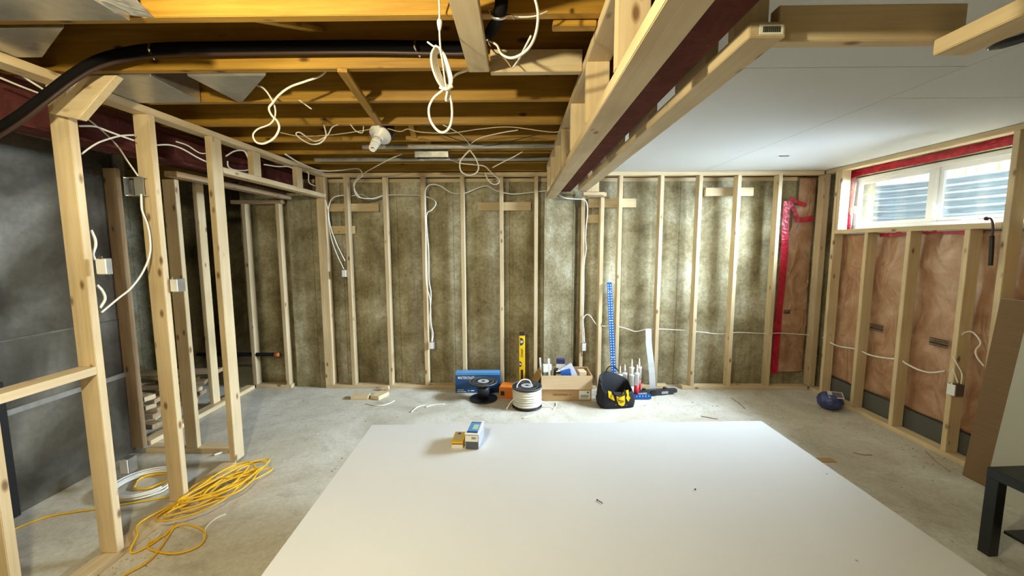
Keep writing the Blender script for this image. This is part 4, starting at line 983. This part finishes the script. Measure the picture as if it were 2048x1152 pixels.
cable([(1062, 72, 1.35), (1050, 95, 1.4), (1038, 118, 1.5), (1026, 135, 1.6)], 'short cut white cable end crossing the wide arc', r=.0045)
cable([(1016, 32, 1.39), (1040, 34, 1.385), (1070, 32, 1.385), (1096, 22, 1.40)], 'thin white cable sagging under the nearest joist', r=.003)
cable([(976, 84, 1.72), (990, 105, 1.70), (1010, 118, 1.69), (1022, 134, 1.68)], 'brownish cable dropping onto the pale 2x4 by the ladder frame', r=.003, mat=plain('tan_cable', (.40, .25, .16), .5))
cable([(656, 137, 2.0), (640, 152, 1.98), (610, 163, 1.96), (580, 174, 1.95), (558, 190, 1.95), (546, 205, 1.95), (538, 216, 1.95), (543, 230, 1.95), (555, 243, 1.95), (558, 258, 1.95), (548, 276, 1.95), (528, 287, 1.95), (512, 284, 1.95), (506, 270, 1.95), (516, 258, 1.96), (540, 248, 1.96), (550, 232, 1.97), (549, 212, 1.97), (538, 190, 1.98), (526, 176, 2.0), (514, 171, 2.1)], 'tangled white cable loops hanging left of centre')
cable([(598, 200, 2.2), (612, 210, 2.2), (623, 218, 2.2)], 'short white cable stub between the third and fourth joists', r=.004)
cable([(648, 250, 2.62), (652, 272, 2.6), (640, 286, 2.6), (622, 288, 2.6), (602, 278, 2.6), (592, 268, 2.6), (600, 265, 2.6), (620, 278, 2.6), (634, 282, 2.6), (655, 270, 2.6), (664, 255, 2.6), (678, 248, 2.66)], 'white cable tangle hanging under the fourth joist')
cable([(560, 265, 2.68), (600, 272, 2.7), (660, 270, 2.7), (720, 262, 2.7), (750, 257, 2.7)], 'thin cable running left to the unlit bulb', r=.0035, mat=plain('cream_cable', (.62, .52, .38), .5))
cable([(775, 257, 2.7), (800, 263, 2.7), (816, 258, 2.7), (840, 264, 2.7), (900, 266, 2.7), (960, 258, 2.7), (1020, 254, 2.68), (1100, 264, 2.68), (1124, 262, 2.7)], 'thin cable running right from the unlit bulb to the ladder frame', r=.0035, mat=plain('pink_beige_cable', (.60, .48, .36), .5))
cable([(700, 248, 2.62), (712, 262, 2.64), (725, 265, 2.65), (727, 252, 2.65)], 'small cable loop beside the bulb under the fourth joist', r=.003)
cable([(844, 250, 2.31, 'Z'), (880, 266, 2.29, 'Z'), (930, 284, 2.275, 'Z'), (985, 290, 2.265, 'Z'), (1060, 273, 2.28, 'Z'), (1112, 262, 2.30, 'Z')], 'thin black cable slung across the far joists', r=.003, mat=M_BLACK)
cable([(570, 308, 3.2), (600, 326, 3.5), (640, 341, 4.0), (675, 341, 4.1), (712, 337, 4.1), (722, 342, 4.1), (724, 352, 4.1), (712, 362, 4.1), (708, 378, 4.1), (714, 392, 4.15), (724, 396, 4.18), (745, 397, 4.25), (765, 391, 4.30)], 'white cable sweeping over the doorway corner to the first studs')
cable([(804, 308, 2.29, 'Z'), (780, 318, 2.27, 'Z'), (750, 334, 2.25, 'Z'), (727, 347, 4.08), (715, 355, 4.1), (707, 370, 4.12), (714, 388, 4.14), (722, 396, 4.17)], 'white cable falling diagonally to the first stud bays')
cable([(872, 306, 2.295, 'Z'), (895, 316, 2.26, 'Z'), (920, 326, 3.6), (945, 329, 3.6), (968, 332, 3.6), (980, 342, 3.6), (990, 352, 3.7), (998, 358, 3.8), (996, 367, 3.8), (985, 368, 3.8), (975, 358, 3.8), (970, 345, 3.8)], 'white cable wandering right under the far joists')
cable([(938, 284, 3.2), (940, 298, 3.2), (930, 310, 3.2), (920, 324, 3.2), (922, 342, 3.2), (935, 350, 3.2), (950, 347, 3.2), (957, 336, 3.2), (952, 318, 3.2), (940, 300, 3.2)], 'small white cable loop hanging before the far studs', r=.005)
cable([(938, 290, 2.27, 'Z'), (960, 276, 2.285, 'Z'), (1000, 266, 2.29, 'Z'), (1036, 260, 2.30, 'Z')], 'white cable from the small loop up to the right joists', r=.004)
cable([(886, 250, 2.305, 'Z'), (905, 259, 2.29, 'Z'), (925, 272, 2.28, 'Z'), (940, 290, 2.265, 'Z')], 'white cable dropping left into the small loop', r=.004)
cable([(985, 335, 2.20, 'Z'), (1010, 322, 2.24, 'Z'), (1030, 312, 2.27, 'Z'), (1045, 303, 2.29, 'Z')], 'white cable end rising toward the ladder frame', r=.0045)
YV = 4.29
cable([(690, 390, YV+.03), (668, 394, YV), (658, 410, YV), (657, 440, YV), (662, 475, YV), (672, 505, YV), (686, 535, YV), (690, 542, YV+.02)], 'white cable curving down left of the first back stud to its outlet box')
cable([(650, 400, YV-.05), (656, 420, YV), (660, 450, YV), (672, 485, YV), (690, 522, YV)], 'second white cable slanting down beside the first back stud', r=.004)
cable([(703, 392, YV+.09), (722, 389, YV+.09), (745, 398, YV+.06), (770, 391, YV+.09), (800, 390, YV+.09), (840, 391, YV+.09), (860, 396, YV+.05), (870, 402, YV), (871, 410, YV), (863, 420, YV), (854, 427, YV), (853, 450, YV+.01), (857, 500, YV+.01), (858, 560, YV+.01), (862, 590, YV+.01), (859, 640, YV+.01), (864, 668, YV+.01), (863, 685, YV+.01)], 'white cable threaded through three studs and down the third one')
cable([(864, 685, YV+.02), (866, 668, YV+.01), (862, 645, YV), (860, 600, YV), (852, 560, YV), (851, 470, YV), (850, 400, YV), (852, 378, YV+.02), (862, 369, YV+.04), (880, 372, YV+.06), (905, 386, YV+.08), (930, 386, YV+.1), (955, 376, YV+.1), (975, 372, YV+.1), (992, 381, YV+.1), (1025, 388, YV+.1), (1070, 384, YV+.1), (1093, 381, YV+.02)], 'white cable rising from the low outlet box and running right to the pier')
cable([(1117, 389, 4.26), (1130, 396, 4.26), (1150, 398, 4.28), (1165, 399, 4.29), (1173, 405, YV), (1175, 425, YV), (1172, 455, YV), (1171, 480, YV), (1172, 500, YV), (1168, 530, YV), (1167, 600, YV), (1166, 640, YV), (1168, 665, YV), (1169, 688, YV+.02)], 'white cable down the stud right of the pier to its outlet box')
cable([(1166, 688, YV), (1165, 650, YV), (1167, 636, YV), (1174, 629, YV), (1182, 634, YV), (1192, 648, YV+.04), (1205, 652, YV+.08), (1235, 653, YV+.08), (1255, 658, YV+.08), (1272, 663, YV+.08), (1295, 658, YV+.06), (1320, 658, YV+.08), (1370, 661, YV+.08), (1400, 664, YV+.08), (1440, 668, YV+.08), (1475, 665, YV+.08), (1530, 667, YV+.06), (1560, 666, YV+.08), (1590, 668, YV+.09), (1630, 671, YV+.06)], 'long white cable strung through the studs at knee height, back wall')
def rc(pts): return [(x, y, XR+d, 'X') for x, y, d in pts]
cable(rc([(1645, 674, .05), (1662, 686, .05), (1680, 693, .05), (1706, 697, .04), (1722, 702, .04), (1740, 710, .05), (1770, 716, .045), (1800, 719, .04), (1812, 727, .04), (1836, 739, .05), (1860, 745, .045), (1890, 742, .04)]), 'white cable strung through the right-wall studs under the window', r=.0052)
cable(rc([(1908, 692, .02), (1918, 676, .02), (1930, 665, .03), (1944, 664, .03), (1957, 676, .03), (1961, 688, .03), (1952, 700, .04), (1954, 714, .04), (1968, 732, .05)]), 'white cable arching between the last two right-wall studs', r=.0055)
cable(rc([(1906, 712, .0), (1914, 728, .0), (1924, 748, .0), (1922, 768, .0)]), 'white cable entering the right-wall outlet box, outer one', r=.0055)
cable(rc([(1906, 738, .0), (1911, 752, .0), (1916, 766, .0)]), 'white cable entering the right-wall outlet box, inner one', r=.0055)
XV = XL-.03
cl = lambda pts, d=0: [(x, y, XL-.045+d, 'X') for x, y in pts]
cable(cl([(163, 308), (185, 292), (205, 282), (240, 272), (268, 270)]), 'lower white cable between the first two left studs')
cable(cl([(158, 252), (190, 253), (215, 262), (245, 273), (268, 281)]), 'upper white cable between the first two left studs')
cable([(168, 232, -2.3, 'X'), (205, 262, -2.3, 'X'), (235, 292, -2.2, 'X'), (255, 322, -2.1, 'X'), (276, 352, -2.05, 'X')], 'white cable falling from the beam to the junction box', r=.004)
cable(cl([(282, 388), (284, 420), (295, 450), (300, 480), (299, 510), (285, 545), (262, 576), (235, 598), (203, 625)], .02), 'white cable from the junction box down to the nearest left stud')
cable(cl([(313, 290), (340, 290), (365, 298), (395, 315), (418, 326)]), 'lower white cable between the junction box stud and the jamb')
cable(cl([(352, 283), (375, 291), (400, 306), (420, 306)]), 'upper white cable between the junction box stud and the jamb', r=.004)
cable(cl([(452, 312), (470, 302), (488, 302), (497, 317)]), 'upper white cable beside the jamb above the doorway')
cable(cl([(455, 322), (457, 334), (470, 340), (490, 341), (500, 338)]), 'lower white cable beside the jamb above the doorway')
cable(cl([(528, 329), (555, 333), (575, 333), (586, 337)]), 'white cable between the two cripple studs')
cable(cl([(612, 342), (617, 348), (618, 365), (630, 372)]), 'white cable between the right cripple and corner post', r=.004)
cable([(-8, 126, -2.1, 'X'), (30, 142, -2.1, 'X'), (60, 162, -2.1, 'X'), (92, 182, -2.1, 'X')], 'upper white cable over the top plate at the left edge', r=.0045)
cable([(-8, 152, -2.15, 'X'), (40, 172, -2.15, 'X'), (82, 188, -2.15, 'X')], 'lower white cable over the top plate at the left edge', r=.0045)
cable(cl([(182, 460), (190, 478), (191, 492), (186, 508), (190, 520)]), 'white cable curl just above the device box on the nearest stud', r=.006)
cable(cl([(194, 570), (205, 582), (210, 598), (200, 616)]), 'white cable curl just below the device box on the nearest stud', r=.006)
# black insulated hose
Ph = [(1004, -20, 1.36), (1001, 20, 1.37), (990, 50, 1.55), (965, 82, 1.79), (930, 93, 1.795), (860, 93, 1.80), (740, 91, 1.80), (600, 92, 1.80), (450, 94, 1.80), (330, 96, 1.79), (260, 104, 1.77), (200, 120, 1.75), (150, 148, 1.73), (95, 190, 1.70), (40, 232, 1.68), (-20, 270, 1.66)]
f = empty('insulated_hose', AY(600, 92, 1.80), 'black insulated hose clipped along the second joist, bending down left', 'hose'); p = f.location.copy()
tube('hose', [AY(*a)-p for a in Ph], .021, M_RUBBER, f, n=8, seg=14)
tube('companion_line', [AY(a[0], a[1]+14, a[2]-.012)-p for a in Ph[3:]], .008, plain('dark_copper_line', (.035, .016, .012), .5), f, n=8)
for x, y in ((302, 104), (833, 98)):
    tube('pipe_clip', [AY(x-3, y-16, 1.765)-p, AY(x-4, y-4, 1.755)-p, AY(x+3, y+8, 1.80)-p, AY(x+7, y+15, 1.818)-p], .005, M_CHROME, f)
q = AY(1000, 30, 1.37)-p
tube('pipe_clip', [q+Vector((-.03, -.005, .01)), q+Vector((-.02, -.022, -.018)), q+Vector((.006, -.03, -.026)), q+Vector((.03, -.018, -.01)), q+Vector((.045, .02, .0))], .005, M_CHROME, f)

# ================================================================== BOXES FOR WIRING
def outlet(c, w_, h_, d_, face, label, axis='y', m1=M_GALV, m2=M_WHITE):
    f = empty('outlet_box', c, label, 'outlet box', 'small outlet boxes on the framing')
    bm = bmesh.new()
    if axis == 'y': bbox(bm, -w_/2, w_/2, 0, d_, -h_/2, h_/2)
    else: bbox(bm, 0, d_, -w_/2, w_/2, -h_/2, h_/2)
    bmesh.ops.bevel(bm, geom=bm.edges[:], offset=.002, segments=1, affect='EDGES'); finish('box_body', bm, m1, f)
    bm = bmesh.new()
    if axis == 'y': bbox(bm, -w_/2+.003, w_/2-.003, -.006, -.0005, -h_/2+.003, h_/2-.003)
    else: bbox(bm, -.006, -.0005, -w_/2+.003, w_/2-.003, -h_/2+.003, h_/2-.003)
    finish('device_face', bm, m2, f)
    for s in (-1, 1):
        bm = bmesh.new()
        if axis == 'y': bbox(bm, -.008, .008, -.004, .0, s*h_/2-.004, s*h_/2+.006*s+.004)
        else: bbox(bm, -.004, 0, -.008, .008, s*h_/2-.004, s*h_/2+.006*s+.004)
        finish('mounting_ear', bm, M_CHROME, f)
outlet(AY(688, 547, 4.28), .045, .075, .05, 0, 'small outlet box left of the first back stud at switch height')
outlet(AY(863.5, 691, 4.27), .045, .075, .05, 0, 'small outlet box low on the third back stud')
outlet(AY(1168, 694, 4.28), .045, .085, .05, 0, 'small outlet box low on the stud right of the pier')
def big_outlet(c, face_w, hh, dd, label):
    return outlet(c, face_w, hh, dd, 0, label)
outlet(AY(204, 533, 1.862), .05, .075, .025, 0, 'white faced outlet box on the nearest left stud')
outlet(AY(349, 571, 2.30), .045, .075, .05, 0, 'white faced outlet box behind the junction box stud, waist height')
outlet(AY(249, 933, 2.45), .055, .095, .06, 0, 'white faced outlet box near the floor by the cable coil')
c = AX(1903, 779, XR-.012)
outlet(c, .06, .085, .06, 0, 'outlet box low on the last cripple stud of the right wall', axis='x', m1=plain('brown_grey_box', (.12, .09, .07), .5))
# square metal junction box
c = AY(270, 373, 2.235)
f = empty('junction_box', c, 'square metal junction box with mud ring on the second left stud', 'junction box')
bm = bmesh.new(); bbox(bm, -.052, -.048, -.01, .05, -.05, .05); bbox(bm, -.052, .05, .046, .05, -.05, .05); bbox(bm, -.052, .05, -.0, .05, .046, .05); bbox(bm, -.052, .05, -.0, .05, -.05, -.046); finish('box_body', bm, M_GALV, f)
bm = bmesh.new(); bbox(bm, .0, .050, -.004, .0, -.05, .05); finish('half_cover', bm, M_GALV, f)
bm = bmesh.new(); bbox(bm, -.048, .0, .040, .045, -.046, .046); finish('dark_interior', bm, M_BLACK, f)
for x, y in ((-.04, .055), (.04, .055), (-.04, -.053)): bm = bmesh.new(); lathe_bm(bm, [(.004, 0), (.004, .004)], 8, Matrix.Translation((x+.01, -.0005, y*.8)) @ Matrix.Rotation(R(90), 4, 'X')); finish('cover_screw', bm, M_CHROME, f)

# ================================================================== CEILING FITTINGS
# unlit bulb
c = AY(765, 262, 2.76); tip = AY(736, 312, 2.60); d = (tip-c).normalized()
f = empty('bulb_fixture', c, 'unlit spiral bulb in a white lampholder hanging crooked from a black box', 'light fixture')
zax = d; xax = zax.orthogonal().normalized(); yax = zax.cross(xax); M = Matrix((xax, yax, zax)).transposed().to_4x4()
L = (tip-c).length
bm = bmesh.new(); lathe_bm(bm, [(.066, -.05), (.076, -.02), (.076, .035)], 16, M); finish('ceiling_box', bm, M_BLACK, f)
bm = bmesh.new(); lathe_bm(bm, [(.072, .036), (.072, .044), (.034, .052), (.032, .085), (.022, .087)], 24, M); finish('lampholder', bm, M_WHITE, f, smooth=True)
bm = bmesh.new(); lathe_bm(bm, [(.018, .086), (.030, .092), (.030, .122), (.020, .13)], 20, M); finish('bulb_base', bm, M_WHITE, f, smooth=True)
P = [M @ Vector((.022*math.cos(a)*(1-.25*k/60), .022*math.sin(a)*(1-.25*k/60), .133+.052*k/60)) for k, a in [(k, k/60*2*math.pi*3.5) for k in range(61)]]
tube('spiral_tube', P, .0075, M_WHITE, f, sm=False)
# lit bulb just out of the frame, and an added fill bulb behind the viewer
def lamp(loc, power, label, col=(1, .895, .58)):
    f = empty('bulb_fixture', loc, label, 'light fixture')
    lathe('ceiling_box', [(.05, 0), (.05, .07)], M_BLACK, f, (0, 0, .06), seg=16)
    lathe('lampholder', [(.02, -.01), (.05, .0), (.05, .012)], M_WHITE, f, (0, 0, .046), seg=20)
    m, nt, b = newmat('lit_bulb'); b.inputs['Emission Color'].default_value = (*col, 1); b.inputs['Emission Strength'].default_value = 12.
    bm = bmesh.new(); bmesh.ops.create_uvsphere(bm, u_segments=16, v_segments=10, radius=.026); bmesh.ops.translate(bm, verts=bm.verts, vec=(0, 0, .008)); finish('bulb', bm, m, f, smooth=True)
    l = bpy.data.lights.new('bulb_light', 'POINT'); l.energy = power; l.color = col; l.shadow_soft_size = .03
    o = bpy.data.objects.new('bulb_light', l); C.objects.link(o); o.location = Vector(loc)-Vector((0, 0, .055))
lamp((-.80, .46, 2.19), 64, 'lit ceiling bulb over the near left of the room')
lamp((-1.5, -1.6, 2.18), 28, 'added fill bulb behind the viewer on the left')
# silver pipes and register box near the far joists
for (x0, x1, y, Y, lab) in ((630, 1112, 309, 3.60, 'far galvanised pipe running under the joists'), (725, 1112, 288, 3.15, 'nearer galvanised pipe running under the joists')):
    a, b = AY(x0, y, Y), AY(x1, y, Y); b.z = a.z = max(2.29, min(a.z, 2.30))
    tube('metal_pipe', [a, b], .017, M_PIPE, sm=False, seg=14, label=lab, cat='pipe', group='pipes under the far joists')
a = AY(832, 296, 3.3); b = AY(898, 296, 3.3)
f = empty('duct_boot', ((a.x+b.x)/2, 3.3, 2.245), 'shiny open sheet metal boot under the far joists', 'duct')
bm = bmesh.new(); w2 = (b.x-a.x)/2
for q in ((-w2, w2, -.045, -.042, .0, .075), (-w2, w2, .042, .045, .0, .075), (-w2, -w2+.003, -.042, .042, 0, .075), (w2-.003, w2, -.042, .042, 0, .075), (-w2, w2, -.045, .045, .072, .075)): bbox(bm, *q)
finish('boot_shell', bm, M_GALV, f)
bm = bmesh.new(); bbox(bm, -.015, .015, .04, .175, .0752, .0762); finish('hanger_strap', bm, M_GALV, f)
# ductwork above the left
def duct(name, poly, z0, z1, label):
    bm = bmesh.new(); a = [bm.verts.new((x, y, z0)) for x, y in poly]; b = [bm.verts.new((x, y, z1)) for x, y in poly]; n = len(poly)
    bm.faces.new(a[::-1]); bm.faces.new(b)
    for k in range(n): bm.faces.new((a[k], a[(k+1) % n], b[(k+1) % n], b[k]))
    bmesh.ops.bevel(bm, geom=bm.edges[:], offset=.003, segments=1, affect='EDGES')
    return tag(finish(name, bm, M_GALV), label, 'duct')
zD = 2.262
pts = [AZ(x, y, zD) for x, y in ((-260, 43), (262, 42), (292, -8))]
duct('air_duct', [(-1.995, pts[0].y), (pts[1].x, pts[1].y), (pts[1].x, .3), (-1.995, .3)], zD, 2.5, 'shiny sheet metal duct at the top left corner of the view')
fl = beam('duct_flange', AZ(205, -30, zD-.004), AZ(268, 30, zD-.004), .10, .006, M_FOIL, label='bright crumpled foil flange on the corner of the top left duct', cat='duct flange')
zE = 2.3125
pts = [AZ(x, y, zE) for x, y in ((-60, 50), (124, 62), (78, 118), (-60, 118))]
duct('duct_takeoff', [(-2.6, 1.475), (-1.57, 1.475), (-1.90, 1.69), (-2.6, 1.69)], zE, 2.5, 'dull sheet metal duct between the first two joists at far left')
duct('air_duct', [(-2.25, 1.875), (-1.63, 1.875), (-1.67, 2.215), (-2.25, 2.215)], zE, 2.5, 'flat grey duct above the left partition beyond the second joist')
duct('duct_takeoff', [(-1.467, 1.875), (-1.112, 1.875), (-1.44, 2.205), (-1.467, 2.205)], zE-.001, 2.5, 'wedge shaped duct takeoff right of the flat grey duct')
# black cable end through the ceiling seam
P = [AZ(1978, 98, 2.305), AZ(2000, 90, 2.295), AZ(2040, 78, 2.285), AZ(2120, 50, 2.29)]
f = empty('black_cord_end', P[0], 'black flexible cord end poking along the ceiling seam at top right', 'cord')
tube('cord_body', [q-P[0] for q in P[0:]], .016, M_BLACK, f, taper=lambda t: .35+.65*min(1, t*2.5))
tube('metal_tip', [Vector((-.006, 0, 0)), P[1]*.3-P[0]*.3], .006, M_CHROME, f, sm=False)
# recessed bracket mark in ceiling
q = AZ(1569, 312, H-.001)
box('ceiling_clip', q.x-.035, q.x+.035, q.y-.012, q.y+.012, H-.004, H+.0005, plain('grey_clip', (.12, .12, .11), .6), label='small dark clip on the gypsum ceiling near the back wall', cat='clip')
# stamps on studs
text('stamp', '33', .032, Matrix.Translation((XL+.0006, 2.765, AX(446, 428, XL).z)) @ Matrix.Rotation(R(90), 4, 'Z') @ FRONT, plain('faded_stamp', (.30, .22, .12), .8), None)
st = bpy.data.objects['stamp']
jamb = [o for o in C.objects if o.name.startswith('wall_stud') and 'stamped near' in o.get('label', '')][0]
mw = st.matrix_local.copy(); st.parent = jamb; st.matrix_local = Matrix.Translation(-jamb.location) @ mw

# ================================================================== DEBRIS
bm = bmesh.new(); r3 = random.Random(21)
def chip(p, s):
    M = Matrix.Translation((p.x, p.y, .0012+s*.25)) @ Matrix.Rotation(r3.uniform(0, 6.28), 4, 'Z') @ Matrix.Rotation(r3.uniform(-.15, .15), 4, 'X')
    bbox(bm, -s*r3.uniform(.6, 2.2), s*r3.uniform(.6, 2.2), -s*.4, s*.4, -s*.2, s*.2, M, r3.choice((0, 0, 0, 2, 2, 1)))
for _ in range(420):
    x = r3.uniform(-1.95, 2.92); y = r3.uniform(2.5, 4.25) if r3.random() < .75 else r3.uniform(1.5, 4.2)
    if 1.5 < x or r3.random() < .45: chip(Vector((x, y, 0)), r3.uniform(.0015, .006))
for _ in range(160): chip(Vector((min(3.12, r3.gauss(2.96, .10)), r3.uniform(2.7, 4.2), 0)), r3.uniform(.001, .005))
for _ in range(200): chip(Vector((XL+abs(r3.gauss(0, .12)), r3.uniform(1.3, 2.7), 0)), r3.uniform(.001, .004))
tag(finish('floor_debris', bm, [plain('wood_chip', (.45, .32, .18), .9), plain('dark_grit', (.10, .08, .06), .9), plain('plaster_crumb', (.75, .74, .70), .9)]), 'sawdust, chips and plaster crumbs scattered over the concrete floor', 'debris', kind='stuff')
for pts, lab in (([(1463, 796), (1478, 806), (1490, 817)], 'thin bent wood splinter on the floor before the right studs'), ([(1402, 832), (1418, 835), (1435, 838)], 'straight dark nail-like splinter near the white sheet'),
                 ([(1706, 905), (1725, 909), (1744, 910)], 'brown splinter on the floor toward the right wall'), ([(1850, 902), (1875, 925), (1900, 943)], 'long dark strip beside the right bottom plate')):
    tube('wood_splinter', [AZ(x, y, .004) for x, y in pts], .0035, WO[0], label=lab, cat='splinter')
p = AZ(1640, 925, 0); bm = bmesh.new(); bbox(bm, 0, .12, 0, .06, 0, .004); o = finish('veneer_scrap', bm, M_CARD); o.location = (p.x, p.y, 0); tag(o, 'flat tan scrap on the floor touching the sheet right edge in view', 'scrap')
